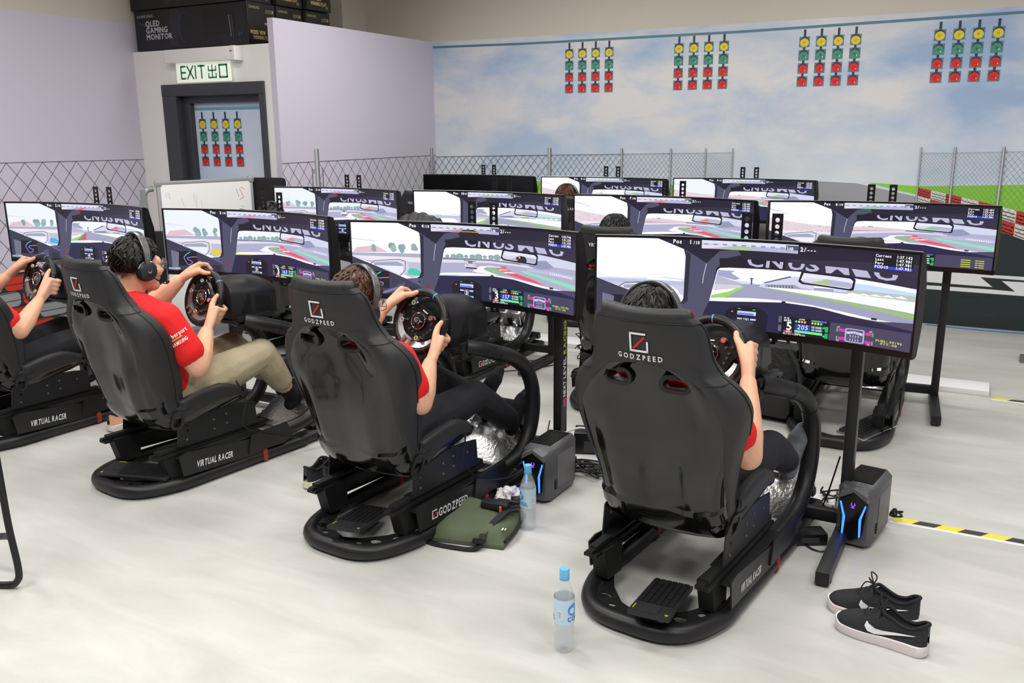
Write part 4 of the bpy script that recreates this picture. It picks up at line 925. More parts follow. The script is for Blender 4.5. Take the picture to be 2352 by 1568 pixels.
# stand meshes (frame: origin on the floor below the middle of the monitor's front chord)
PX_, PY_ = .39, .27
def me_pole(x): return MB().box((x, PY_, .53), (.042, .062, 1.0), bev=.004).mesh('pole', M_black)
def me_foot(x): return MB().box((x, PY_ - .16, .034), (.05, .60, .05), bev=.004).box((x, PY_ - .40, .008), (.05, .03, .016)).box((x, PY_ + .12, .008), (.05, .03, .016)).mesh('foot', M_black)
ME_ST = dict(pole=[me_pole(-PX_), me_pole(PX_)], foot=[me_foot(-PX_), me_foot(PX_)],
             cross=[MB().box((0, PY_, .085), (2 * PX_, .04, .05), bev=.004).mesh('crossbar', M_black), MB().box((0, PY_, 1.0), (2 * PX_, .04, .06), bev=.004).mesh('crossbar', M_black)])
def holes_plate(x):
    F = MX(((1, 0, 0, x), (0, 0, -1, .236), (0, 1, 0, 0), (0, 0, 0, 1)))
    hs = [[(.009 * cos(2 * pi * k / 10), z + .009 * sin(2 * pi * k / 10)) for k in range(10)] for z in [.79 + .025 * i for i in range(20)]]
    return MB().prism([(-.021, .775), (.021, .775), (.021, 1.29), (-.021, 1.29)], hs, .004, F).mesh('bracket', M_blacks)
ME_BR = [holes_plate(-.055), holes_plate(.062)]
me_vesa = MB().box((0, .195, .99), (.20, .09, .20), bev=.006).mesh('mount_plate', M_blacks)
WHERE = {'M1': ('showing position one of ten, nearest the right', 'front row'), 'M4': ('showing position four of ten, in the middle of the front row', 'front row'), 'M3': ('showing position three of ten, before the driver in khaki trousers', 'front row'), 'M2': ('showing position two of ten, at the far left', 'front row'),
         'M6': ('showing position six of ten, at the right of the second row', 'second row'), 'M7': ('showing position seven of ten, behind the black-haired driver in the second row', 'second row'), 'M10': ('showing position ten of ten, in the second row', 'second row'), 'M5': ('showing position five of ten, beside the black chair back', 'second row'),
         'MX': ('switched off, in the last row', 'last row'), 'M8': ('showing position eight of ten, in the last row', 'last row'), 'M9': ('showing position nine of ten, rightmost of the last row', 'last row')}
for k, (x, y, a) in MON.items():
    wl, rw = WHERE[k]
    t = thing('curved_monitor', 'ultrawide curved monitor ' + wl, 'monitor', (x, y, 0), rad(a), 'curved monitors')
    if k == 'MX': s_ = ob('screen', me_off, t)
    else: s_ = ob('screen', draw_screen(SCR[k]).mesh('screen', M_scr), t, label='lit racing game picture')
    ob('bezel', me_bezl, t); ob('back_cover', me_mback, t); ob('top_rim', me_tophighlight, t); ob('mount_plate', me_vesa, t)
    for me in ME_BR: ob('bracket', me, t, label='black bracket with a row of holes')
    st = thing('monitor_stand', 'black floor stand of the monitor ' + wl.split(',')[0] + ', ' + rw, 'monitor stand', (x, y, 0), rad(a), 'monitor stands')
    po = [ob('pole', me, st) for me in ME_ST['pole']]
    for me in ME_ST['foot']: ob('foot', me, st)
    for me in ME_ST['cross']: ob('crossbar', me, st)
    if k == 'M4':
        c = Canvas(lambda a_, b_, o: (PX_ + .0215 + o, PY_ + a_, b_), .0002)
        c.rect(-.026, .34, .026, .84, (14, 13, 15)); c.rect(-.014, .775, .014, .83, (190, 30, 25))
        def vt(st_, z, col, ln):
            tr, w0 = text_tris(st_, 1, .14); c.L += 1
            for t_ in tr: c._tri([(.012 - b_ * .024, z + a_ / w0 * ln) for a_, b_ in t_], col, c.L * c.step)
        vt('NEXT', .40, (235, 235, 238), .075); vt('LEVEL', .488, (235, 235, 238), .10); vt('RACING', .605, (205, 205, 40), .155); c.rect(-.014, .35, .014, .392, (200, 30, 60)); c.rect(-.006, .353, .01, .372, (190, 40, 200))
        ob('sticker', c.mesh('sticker', M_label), po[1], label='vertical sticker reading NEXT LEVEL RACING')
# ------------------------------------------------------------------ people
def fuse(mb, vox, sm=2, name='body', m=None):
    me = mb.mesh('tmp', None, fix=True); o = bpy.data.objects.new('tmp', me); COL.objects.link(o)
    r = o.modifiers.new('r', 'REMESH'); r.mode = 'VOXEL'; r.voxel_size = vox; r.use_smooth_shade = True
    if sm: k = o.modifiers.new('s', 'SMOOTH'); k.iterations = sm; k.factor = .5
    dg = bpy.context.evaluated_depsgraph_get(); q = bpy.data.meshes.new_from_object(o.evaluated_get(dg)); bpy.data.objects.remove(o); bpy.data.meshes.remove(me)
    q.name = name; q.materials.clear()
    if m: q.materials.append(m)
    q.polygons.foreach_set('use_smooth', [True] * len(q.polygons)); q.update(); return q
M_skin = mat('skin', (226, 178, 148), .5, var=(9, (214, 160, 130)))
for n_ in ('Subsurface Weight',):
    M_skin.node_tree.nodes['Principled BSDF'].inputs[n_].default_value = .12
    M_skin.node_tree.nodes['Principled BSDF'].inputs['Subsurface Radius'].default_value = (.02, .008, .004)
M_redcl = mat('red_cotton', (222, 24, 26), .75, bump=(18, .5, .006))
M_khaki = mat('khaki_cotton', (176, 166, 138), .8, bump=(14, .8, .012), var=(7, (160, 149, 121)))
M_navy = mat('black_cotton', (24, 26, 32), .8, bump=(14, .7, .010))
M_sock = mat('black_sock', (20, 20, 24), .9, bump=(200, .3))
M_camo = mat('camouflage_sock', (34, 40, 46), .9, var=(26, (150, 158, 164)))
HAIRM = {'black': mat('black_hair', (16, 14, 14), .42, bump=(120, .6, .003)), 'brown': mat('brown_hair', (84, 50, 28), .42, bump=(120, .6, .003), var=(30, (60, 34, 20)))}
def head_parts(mb, H):
    def e(c, r): mb.ell((0, 0, 0), r, None) if False else mb.add(*_ell(H, c, r), True)
    e((0, -.012, .032), (.077, .096, .090)); e((0, .030, -.030), (.060, .070, .088)); e((0, .068, -.096), (.034, .034, .028)); e((0, .085, .012), (.050, .018, .028)); e((0, .088, -.062), (.026, .018, .016))
    e((0, .104, -.012), (.010, .012, .026)); e((0, .112, -.030), (.017, .014, .012)); e((.030, .075, -.030), (.030, .026, .028)); e((-.030, .075, -.030), (.030, .026, .028))
    for s_ in (-1, 1): e((s_ * .078, -.004, -.008), (.010, .022, .034))
def _ell(H, c, r):
    q = MB(); q.ell((0, 0, 0), r); return [H @ (V(p) + V(c)) for p in q.v], q.f
def hair_mesh(H, kind, n=420, seed=1, cut=0.):
    rnd = random.Random(seed); mb = MB(); rows = []
    def surf(az, el, k=1.):
        d = V((cos(el) * sin(az), cos(el) * cos(az), sin(el)))  # az 0 = face
        # hairline height by azimuth
        f = max(0, cos(az)); lim = -.48 + .95 * f ** 1.3 + cut; 
        if cos(az) < -.2: lim = -.72 + cut
        e_ = (sin(el) - lim); s_ = max(0, min(1, e_ / .16)); s_ = s_ * s_ * (3 - 2 * s_)
        th = .80 + .29 * s_ + .035 * s_ * sin(az * 9 + el * 5) * .5 + .02 * s_ * sin(az * 23 + 3)
        return V((d.x * .078 * th * k, -.012 + d.y * .098 * th * k, .030 + d.z * .094 * th * k)), s_
    for i in range(25):
        el = -pi / 2 + pi * i / 24; rows.append([H @ surf(2 * pi * j / 48, el)[0] for j in range(48)])
    mb.grid(rows, True)
    for k in range(n):
        az = rnd.uniform(0, 2 * pi); el = math.asin(rnd.uniform(-.3, 1)); p, s_ = surf(az, el)
        if s_ < .6: continue
        path = []; a, e = az, el; da = rnd.uniform(-.1, .1); L = rnd.uniform(.30, .55)
        for q in range(5):
            path.append(H @ surf(a, e, 1.0 + .035 * sin(pi * q / 4.5) + .012 * rnd.random())[0]); e -= L / 4 * (1 if e > -.6 else .2); a += da
        mb.tube(path, [.0035, .0045, .004, .003, .0008], 4)
    return mb.mesh('hair', HAIRM[kind], fix=False)
def headset(name, label, parent_m, H, group='headsets worn by the drivers', mic=True, band=(190, 190, 192)):
    t = thing(name, label, 'headset', (0, 0, 0), 0, group); t.matrix_world = parent_m
    rows = []
    for i in range(33):
        a = rad(-8 + 196 * i / 32); r = .121; wd = .017 * (.55 + .45 * sin(rad(180 * i / 32)) ** .5)
        c_ = V((r * .90 * cos(a), -.006, .022 + r * 1.03 * sin(a))); o = V((cos(a), 0, sin(a))); rows.append([H @ (c_ + V((0, s1 * wd, 0)) + o * s2) for s1, s2 in ((-1, -.0035), (1, -.0035), (1, .0015), (.9, .003), (-.9, .003), (-1, .0015))])
    m = MB().grid(rows, True); ob('headband', m.mesh('band', mat('grey_headband', (120, 120, 122), .3, metal=.7)), t)
    m = MB()
    rows = []
    for i in range(25):
        a = rad(25 + 130 * i / 24); c_ = V((.114 * .90 * cos(a), -.006, .022 + .114 * 1.03 * sin(a))); o = V((cos(a), 0, sin(a))); rows.append([H @ (c_ + V((0, s1 * .014, 0)) + o * s2) for s1, s2 in ((-1, -.004), (1, -.004), (1, .003), (-1, .003))])
    ob('headband_pad', MB().grid(rows, True).mesh('pad', M_dark), t)
    for s_ in (-1, 1):
        ax = V((s_, 0, 0)); y = V((0, 1, 0)); z = V((0, 0, 1)); F = H @ (MX((y, z, ax)).transposed().to_4x4()); F2 = F.copy(); F2.translation = H @ V((s_ * .078, -.002, -.022))
        cup = ob('ear_cup', MB().lathe([(.0, .004), (.038, .004), (.043, .010), (.043, .022), (.038, .033), (.022, .038), (0, .039)], m=F2, n=26).mesh('cup', mat('headset_black', (38, 40, 44), .38)), t)
        ob('ear_pad', MB().lathe([(.0, -.006), (.044, -.006), (.047, .001), (.046, .010), (0, .010)], m=F2, n=24).mesh('epad', M_dark), cup)
        ob('emblem', MB().prism([(-.010, .008), (-.004, .0), (.004, 0), (.010, .008), (.006, -.006), (-.006, -.006)], [], .001, F2 @ MX.Translation((0, 0, .039))).mesh('emb', M_silver), cup)
        m = MB()
        for dy in (-.006, .006): m.tube([H @ V((s_ * .104, -.006 + dy, .012)), H @ V((s_ * .108, -.004 + dy, -.004)), H @ V((s_ * .106, -.003 + dy, -.020))], .0025, 6)
        m.tube([F2 @ V((.045 * cos(a), .045 * sin(a), .020)) for a in [rad(20 + 140 * k / 12) for k in range(13)]], .004, 6)
        m.ell(H @ V((s_ * .1055, -.006, .035)), .006)
        ob('slider', m.mesh('slider', M_chrome), t)
    if mic: ob('microphone', MB().tube(smoothpath([H @ V(p) for p in ((.11, .02, -.05), (.10, .06, -.075), (.07, .105, -.085), (.045, .12, -.08))], 4), .003, 6).ell(H @ V((.042, .121, -.08)), .009).mesh('mic', M_blacks), t)
    return t
def glasses(pm, H, label):
    t = thing('eyeglasses', label, 'glasses'); t.matrix_world = pm
    m = MB()
    for s_ in (-1, 1):
        m.tube([H @ V((s_ * .033 + .026 * cos(a), .112, .004 + .021 * sin(a))) for a in [2 * pi * k / 20 for k in range(20)]], .0014, 6, closed=True)
        m.tube([H @ V(p) for p in ((s_ * .059, .110, .010), (s_ * .074, .085, .012), (s_ * .080, -.01, .006))], .0015, 6)
    m.tube([H @ V((-.008, .113, .008)), H @ V((0, .116, .011)), H @ V((.008, .113, .008))], .0014, 6)
    ob('frame', m.mesh('gf', M_grey), t)
    for s_ in (-1, 1):
        F = H @ MX.Translation((s_ * .033, .112, .004)) @ MX.Rotation(rad(90), 4, 'X')
        ob('lens', MB().lathe([(.0, 0), (.025, 0), (.025, .001), (0, .0015)], m=F, n=20).mesh('lens', mat('lens_glass', (235, 240, 250), .03, trans=.9, spec=.5)), t)
def hand(mb, side, th, elbow, s=1., open_=0.):
    M = WHEEL_M; R3 = M.to_3x3(); th = rad(th); o = R3 @ V((cos(th), sin(th), 0)); n = R3 @ V((0, 0, 1)); t = R3 @ V((-sin(th), cos(th), 0)) * side; G = M @ V((WR * cos(th), WR * sin(th), 0))
    Q = lambda a, r, k: G + (o * cos(rad(a)) + n * sin(rad(a))) * r * s + t * k * s
    km = Q(55, .042, 0); W = km + (elbow - km).normalized() * .088 * s - t * .012
    for i in range(4):
        k = (1.45 - i) * .0205; ln = (1, 1.06, 1.0, .86)[i]; ra = (.0088, .0092, .0088, .0078)[i] * s
        K = Q(48 - 4 * i, .041, k)
        mb.chain([(K, ra * 1.2), (Q(-8, .033, k * 1.0), ra * 1.06), (Q(-62 * ln, .0285, k * .98), ra), (Q(-118 * ln, .027, k * .95), ra * .92), (Q(-152 * ln, .0262, k * .93), ra * .85)])
        mb.chain([(W + t * (k * .62), .0165 * s), ((W + K) / 2 + t * k * .1, .0165 * s), (K, .0125 * s)])
        mb.ell(K + n * .002, .0118 * s)
    tb = W.lerp(Q(80, .040, .022), .45) + t * .010
    mb.chain([(W, .019 * s), (tb, .0165 * s), (Q(98, .034, .030), .0128 * s), (Q(128, .031, .048), .0105 * s), (Q(146, .029, .066), .009 * s)])
    return W
def person(key, label, P, shirt=M_redcl, pants=M_navy, sock=M_sock, hairk='black', vox=.0052, build=1., label_hs=None, glass=None, shoes=False):
    rig = RIGS[key]; pm = MX.Translation(rig.location) @ MX.Rotation(rig.rotation_euler.z, 4, 'Z')
    t = thing('person', label, 'person', rig.location, rig.rotation_euler.z, 'drivers in the seats')
    H = MX.Translation(P['head']) @ Euler([rad(a) for a in P.get('hrot', (0, 0, 0))]).to_matrix().to_4x4()
    b = MB(); head_parts(b, H); nb = V(P['neck']); b.chain([(H @ V((0, -.02, -.05)), .054), ((H @ V((0, -.022, -.10))).lerp(nb, .4), .052), (nb, .06)])
    B = build
    for s_, sd in ((1, 'R'), (-1, 'L')):
        sh, el = V(P['sh' + sd]), V(P['el' + sd])
        b.chain([(sh, .054 * B), (sh.lerp(el, .5), .053 * B), (el, .046 * B)])
        W = hand(b, s_, P['g' + sd], el, P.get('hs', 1.14))
        b.chain([(el, .046 * B), (el.lerp(W, .3), .049 * B), (el.lerp(W, .7), .039 * B), (W, .029 * B)])
        an = V(P['an' + sd]); kn = V(P['kn' + sd]); b.chain([(kn.lerp(an, .6), .045), (an, .036)])
    pe, cs = V(P['pel']), V(P['chest']); b.chain([(nb, .055), (cs, .075), (pe, .08)])
    for s_, sd in ((1, 'R'), (-1, 'L')):
        b.chain([(cs + V((0, 0, .05)), .05), (V(P['sh' + sd]), .046)]); b.chain([(pe, .07), (pe + V((s_ * .09, .03, -.02)), .06), (V(P['kn' + sd]), .045), (V(P['kn' + sd]).lerp(V(P['an' + sd]), .6), .04)])
    ob('body', fuse(b, vox, 2, 'body', M_skin), t, label='skin of head, arms and hands')
    # T-shirt
    b = MB(); pel, ch = V(P['pel']), V(P['chest'])
    for x in (-.06, .06): b.chain([(pel + V((x, .0, .02)), .105 * B), (pel.lerp(ch, .5) + V((x * 1.1, 0, 0)), .105 * B), (ch + V((x * 1.25, 0, 0)), .108 * B)])
    b.chain([(V(P['shL']), .062 * B), (ch + V((-.08, -.035, .085)), .075 * B), (ch + V((.08, -.035, .085)), .075 * B), (V(P['shR']), .062 * B)]); b.chain([(ch + V((0, 0, .07)), .075), (nb - V((0, .005, .012)), .058)])
    for sd in 'RL':
        sh, el = V(P['sh' + sd]), V(P['el' + sd]); e = sh.lerp(el, P.get('sleeve', .62)); b.chain([(sh, .068 * B), (e, .066 * B)])
    me = fuse(b, .008, 3, 'shirt', shirt); ob('t_shirt', me, t, label='red T-shirt')
    # trousers
    b = MB(); b.chain([(pel + V((-.06, .02, -.02)), .115 * B), (pel + V((.06, .02, -.02)), .115 * B)])
    for s_, sd in ((1, 'R'), (-1, 'L')):
        kn, an = V(P['kn' + sd]), V(P['an' + sd]); hip = pel + V((s_ * .09, .03, -.02)); hem = kn.lerp(an, P.get('hem', .8))
        b.chain([(hip, .098 * B), (hip.lerp(kn, .55) + V((0, 0, .006)), .088 * B), (kn, .068 * B), (kn.lerp(hem, .45), .066 * B), (hem, .055 * B)])
    ob('trousers', fuse(b, .008, 3, 'trousers', pants), t)
    for sd in 'RL':
        an, to = V(P['an' + sd]), V(P['to' + sd]); d = (to - an); he = an - d.normalized() * .035 - (an - V(P['kn' + sd])).normalized() * -.045; kn = V(P['kn' + sd])
        b = MB(); b.chain([(kn.lerp(an, .82), .042), (an, .040)]); b.chain([(he, .034), (an.lerp(to, .45), .040), (to - d.normalized() * .05, .040), (to, .026)])
        ob('shoe' if shoes else 'sock', fuse(b, .007, 2, 'sock', sock), t)
    ob('hair', hair_mesh(H, hairk, seed=ord(key)), t)
    if label_hs: headset('headset', label_hs, pm, H)
    if glass: glasses(pm, H, glass)
    return t
LEG = dict(knL=(-.13, .79, .50), anL=(-.08, 1.10, .27), toL=(-.07, 1.24, .37), knR=(.14, .79, .49), anR=(.12, 1.09, .26), toR=(.12, 1.25, .37))
BASE = dict(head=(0, .25, 1.02), neck=(0, .225, .875), chest=(0, .245, .72), pel=(0, .33, .40), shL=(-.175, .255, .78), shR=(.175, .255, .78), elL=(-.24, .38, .60), elR=(.25, .34, .585), gL=150, gR=10, **LEG)
def pose(**k): d = dict(BASE); d.update(k); return d
person('C', 'driver in red T-shirt, khaki trousers and glasses, gripping the wheel', pose(head=(.02, .27, 1.03), hrot=(-4, 0, -4), neck=(.005, .235, .905), chest=(0, .25, .75), shR=(.195, .27, .80), shL=(-.18, .30, .81), elR=(.275, .36, .575), elL=(-.235, .42, .745), gR=-27, gL=114, knR=(.165, .80, .525), anR=(.13, 1.0, .25), toR=(.13, 1.16, .30), knL=(-.10, .82, .52), hem=.62, sleeve=.68),
       pants=M_khaki, build=1.14, label_hs='grey-banded black headset on the driver in khaki trousers', glass='thin-framed glasses of the driver in khaki trousers', shoes=True)
person('B', 'brown-haired driver in black trousers beside the green bag', pose(head=(.0, .225, .972), hrot=(-12, 14, -6), neck=(.0, .215, .865), shR=(.185, .25, .765), elR=(.245, .30, .585), elL=(-.225, .42, .72), gR=-33, gL=141, knR=(.15, .79, .475), anR=(.15, 1.08, .275), toR=(.16, 1.22, .38), knL=(-.10, .83, .50), anL=(-.05, 1.13, .33), toL=(-.03, 1.26, .45), hem=.92),
       hairk='brown', label_hs='grey-banded black headset on the brown-haired driver', glass='round glasses of the brown-haired driver')
person('A', 'black-haired driver in camouflage socks in the seat nearest the right', pose(head=(-.065, .25, .985), hrot=(-6, 6, 0), neck=(-.015, .225, .875), shR=(.18, .24, .79), elR=(.262, .33, .578), gR=6, gL=158, knR=(.19, .77, .455), anR=(.185, 1.03, .315), toR=(.20, 1.13, .43), hem=.80),
       sock=M_camo, label_hs='dark headset on the black-haired driver nearest the right')
person('D', 'driver cut off by the left edge, forearms on the wheel', pose(head=(0, .22, 1.0), shR=(.17, .22, .77), elR=(.25, .335, .615), elL=(-.24, .36, .70), gR=-10, gL=152))
person('F', 'black-haired driver in the second row, hair just above the seat', pose(head=(-.01, .25, 1.005), hrot=(-8, 0, 0)), vox=.009)
person('H', 'second-row driver beside the whiteboard, mostly hidden by a monitor', pose(head=(-.02, .26, .985), hrot=(-8, 8, 0)), vox=.009, label_hs='headset showing a silver arc above the front monitor by the whiteboard')
person('E', 'second-row driver hidden behind the rightmost front monitor', pose(head=(.03, .22, .925), neck=(0, .225, .80)), vox=.009, label_hs='black headset just above the seat behind the rightmost front monitor')
person('J', 'last-row driver whose head shows between two monitors', pose(head=(-.09, .22, 1.03)), hairk='brown', vox=.009, label_hs='black headset on the last-row driver between two monitors')
# ------------------------------------------------------------------ things around the rigs
def flat_label(fn, draw, name, parent, step=.0002, label=None):
    c = Canvas(fn, step); draw(c); return ob(name, c.mesh(name, M_label), parent, label=label)
# exit sign over the door
t = thing('exit_sign', 'lit EXIT sign with green lettering hanging over the dark door frame', 'exit sign', (-5.92, YD, 2.19))
ob('housing', MB().box((0, -.05, .055), (.80, .10, .11), bev=.006).mesh('eh', M_white), t)
ob('end_cap', MB().box((.385, -.052, .055), (.05, .106, .114), bev=.006).mesh('ec', mat('sign_white', (235, 234, 228), .4)), t)
ob('test_button', MB().cyl((.37, -.108, .07), (.37, -.104, .07), .006, 10).cyl((.385, -.108, .07), (.385, -.104, .07), .005, 10).mesh('tb', mat('button_red', (170, 50, 40), .4)), t)
ob('lit_panel', MB().box((-.01, -.05, -.08), (.63, .012, .165), bev=.003).mesh('lp', mat('lit_panel', (232, 238, 222), .4, emit=.42)), t)
def drw(c):
    g = (16, 132, 88); zc = -.08; h = .055
    def st(pts, w_=.0155): c.line(pts, w_, g, True)
    c.L += 1; x = -.255
    st([(x, zc - h), (x, zc + h)]); [st([(x, zc + k), (x + .055, zc + k)]) for k in (-h + .006, 0, h - .006)]
    x = -.185; st([(x, zc - h), (x + .075, zc + h)]); st([(x, zc + h), (x + .075, zc - h)]); st([(-.085, zc - h), (-.085, zc + h)]); st([(-.015, zc - h), (-.015, zc + h)]); st([(-.055, zc + h - .006), (.025, zc + h - .006)])
    x = .11; st([(x, zc - h), (x, zc + h)], .012); [st([(x - .042, zc + a), (x - .042, zc + b_)], .012) for a, b_ in ((.008, .045), (-h, -.012))]; [st([(x + .042, zc + a), (x + .042, zc + b_)], .012) for a, b_ in ((.008, .045), (-h, -.012))]; st([(x - .048, zc + .008), (x + .048, zc + .008)], .012); st([(x - .048, zc - h + .006), (x + .048, zc - h + .006)], .012)
    x = .235; st([(x - .042, zc - h), (x - .042, zc + h)]); st([(x + .042, zc - h), (x + .042, zc + h)]); st([(x - .048, zc + h - .006), (x + .048, zc + h - .006)]); st([(x - .048, zc - h + .006), (x + .048, zc - h + .006)])
flat_label(lambda x, z, o: (x - .01, -.0565 - o, z), drw, 'sign_lettering', t)
# stacked monitor cartons on the enclosure
M_card = mat('black_carton', (24, 23, 24), .42, bump=(12, .2, .004))
BW, BD, BH = 1.33, .325, .335
def carton(x, y, z, label, front=True, end=True):
    t = thing('monitor_carton', label, 'box', (x, y, z), 0, 'monitor cartons stacked over the door')
    ob('carton', MB().box((0, BD / 2, BH / 2), (BW, BD, BH), bev=.004).mesh('cb', M_card), t)
    def f(c):
        gy, w_ = (150, 150, 156), (196, 198, 204); c.rect(-.64, .01, .64, .325, (20, 20, 24))
        c.poly([(-.64, .25), (-.30, .16), (-.30, .14), (-.64, .23)], (30, 42, 66)); c.poly([(-.22, .32), (-.10, .32), (-.16, .02), (-.24, .04)], (34, 36, 44))
        c.text('SAMSUNG', -.63, .275, .022, gy, .028, down=False)
        for k, s_ in enumerate(('QLED', 'GAMING', 'MONITOR')): c.text(s_, -.53, .20 - k * .055, .045, w_, .045, bold=1, mono=False, down=False)
        c.poly(arc(-.06, .17, .075, .13, 0, 360, 24)[:-1], (26, 38, 60)); c.poly(arc(-.05, .17, .06, .115, 0, 360, 24)[:-1], (14, 15, 20)); c.poly([(.16, .30), (.52, .27), (.52, .10), (.16, .08)], (11, 11, 14)); c.line([(.46, .24), (.475, .07)], .008, (120, 126, 140)); c.line([(.49, .24), (.50, .07)], .004, (90, 96, 110))
        for k in range(9): c.line([(.25 + k * .035, .07 - abs(k - 4) * .003), (.20 + k * .047, .025)], .004, (40, 52, 84), k > 0)
        c.text('49', .555, .07, .03, (50, 70, 120), .03, down=False)
    if front: flat_label(lambda u, v, o: (u, -.0006 - o, v), f, 'front_print', t)
    def e(c):
        gd, tn = (196, 170, 112), (150, 134, 96); c.rect(.008, .008, BD - .008, BH - .008, (30, 29, 28))
        c.text('SAMSUNG', .02, .285, .02, tn, .017, down=False); c.text('WIDER VIEW', .02, .085, .03, gd, .019, mono=False, down=False); c.text('WINNING PLAY', .05, .045, .03, gd, .019, mono=False, down=False)
        c.poly(rrect(.19, .165, .26, .185, .008), (120, 120, 124))
        for k in range(4): c.rect(.21 + k * .025, .26, .228 + k * .025, .285, tn, k > 0)
        for k in range(3): c.rect(.212 + k * .025, .264, .224 + k * .025, .281, (34, 32, 30), k > 0)
        c.text('49', .25, .02, .028, (130, 116, 86), .022, down=False)
    if end: flat_label(lambda u, v, o: (BW / 2 + .0006 + o, u, v), e, 'end_print', t)
    return t
carton(-6.105, YD + .005, 2.315, 'black monitor carton resting on the white door block, front one of the lower layer')
carton(-6.105, YD + .345, 2.315, 'black monitor carton of the lower layer, behind the front one', False)
carton(-6.075, YD + .685, 2.315, 'black monitor carton of the lower layer, rearmost over the door', False)
carton(-6.13, YD - .005, 2.655, 'black monitor carton on top of the stack, front one of the upper layer')
carton(-6.09, YD + .34, 2.655, 'black monitor carton of the upper layer, behind the front one', False)
carton(-6.05, YD + .68, 2.655, 'black monitor carton of the upper layer, rearmost over the door', False)
# whiteboard on a tubular frame
a = math.atan2(.74, .2)
t = thing('whiteboard', 'white dry-erase board with faint red scribbles on a grey tubular frame', 'whiteboard', (-5.48, 4.67, 0), a)
ob('board', MB().box((.39, 0, .67), (.78, .02, 1.12), bev=.004).mesh('wb', mat('whiteboard_white', (232, 233, 233), .25)), t)
m = MB()
for p, q in (((0, 0, 1.24), (.78, 0, 1.24)), ((0, 0, .1), (.78, 0, .1)), ((0, 0, .1), (0, 0, 1.24)), ((.78, 0, .1), (.78, 0, 1.24))): m.bar(p, q, .028, .022, .004, upv=(0, 1, 0))
for p in ((0, 0, 1.24), (.78, 0, 1.24)): m.box(p, (.05, .034, .05), bev=.012)
ob('frame', m.mesh('wf', mat('aluminium', (176, 178, 180), .35, metal=.5)), t)
me_tl = MB().tube(smoothpath([(-.03, .03, 1.20), (-.07, .03, 1.195), (-.10, .03, 1.16), (-.105, .03, 1.10), (-.105, .03, .06)], 5), .022, 12).box((-.105, .03, .03), (.05, .5, .05), bev=.01)
m = MB().tube([(.86, .03, .06), (.86, .03, 1.1), (.80, .03, 1.2)], .022, 10).box((.86, .03, .03), (.05, .5, .05), bev=.01)
ob('tube_leg', me_tl.mesh('tl', mat('grey_tube', (150, 153, 156), .35, metal=.3)), t); ob('tube_leg', m.mesh('tf', mat('grey_tube', (150, 153, 156), .35, metal=.3)), t)
def drw(c):
    r, k = (222, 120, 115), (190, 190, 192)
    def L(pts, col, w_=.004): c.line(pts, w_, col, True)
    c.L += 1
    for pts in ([(.64, 1.17), (.66, 1.10)], [(.67, 1.17), (.70, 1.10), (.66, 1.08)], [(.68, 1.18), (.71, 1.165)], [(.70, 1.02), (.68, 1.03)], [(.69, 1.0), (.67, .95), (.69, .90), (.665, .87)], [(.69, .86), (.68, .82), (.71, .82)], [(.72, .85), (.70, .79)]): L(pts, r)
    for pts in ([(.05, 1.17), (.055, 1.13)], [(.065, 1.17), (.08, 1.15), (.07, 1.13), (.085, 1.12)], [(.17, 1.12), (.19, 1.06)], [(.27, 1.15), (.28, 1.08)], [(.30, 1.14), (.29, 1.05), (.31, 1.02)], [(.27, .92), (.29, .84), (.30, .92)], [(.33, 1.1), (.34, 1.0)]): L(pts, k, .003)
flat_label(lambda u, v, o: (u, -.0106 - o, v), drw, 'scribbles', t)
# black chair back beside the whiteboard
t = thing('office_chair', 'tall black office chair back beside the whiteboard', 'chair', (-5.18, 5.50, 0), rad(12))
ob('backrest', MB().box((0, 0, 1.0), (.34, .07, .50), bev=.035).mesh('ocb', M_dark), t); ob('seat', MB().box((0, -.2, .48), (.42, .40, .08), bev=.03).mesh('ocs', M_dark), t)
ob('post', MB().cyl((0, -.18, .08), (0, -.18, .45), .025, 12).bar((0, .02, .5), (0, .04, .85), .05, .02).mesh('ocp', M_blacks), t)
m = MB()
for k in range(5): m.bar((0, -.18, .09), (.20 * cos(k * 1.2566), -.18 + .20 * sin(k * 1.2566), .05), .03, .025); m.ell((.20 * cos(k * 1.2566), -.18 + .20 * sin(k * 1.2566), .025), .025)
ob('base', m.mesh('ocba', M_blacks), t)
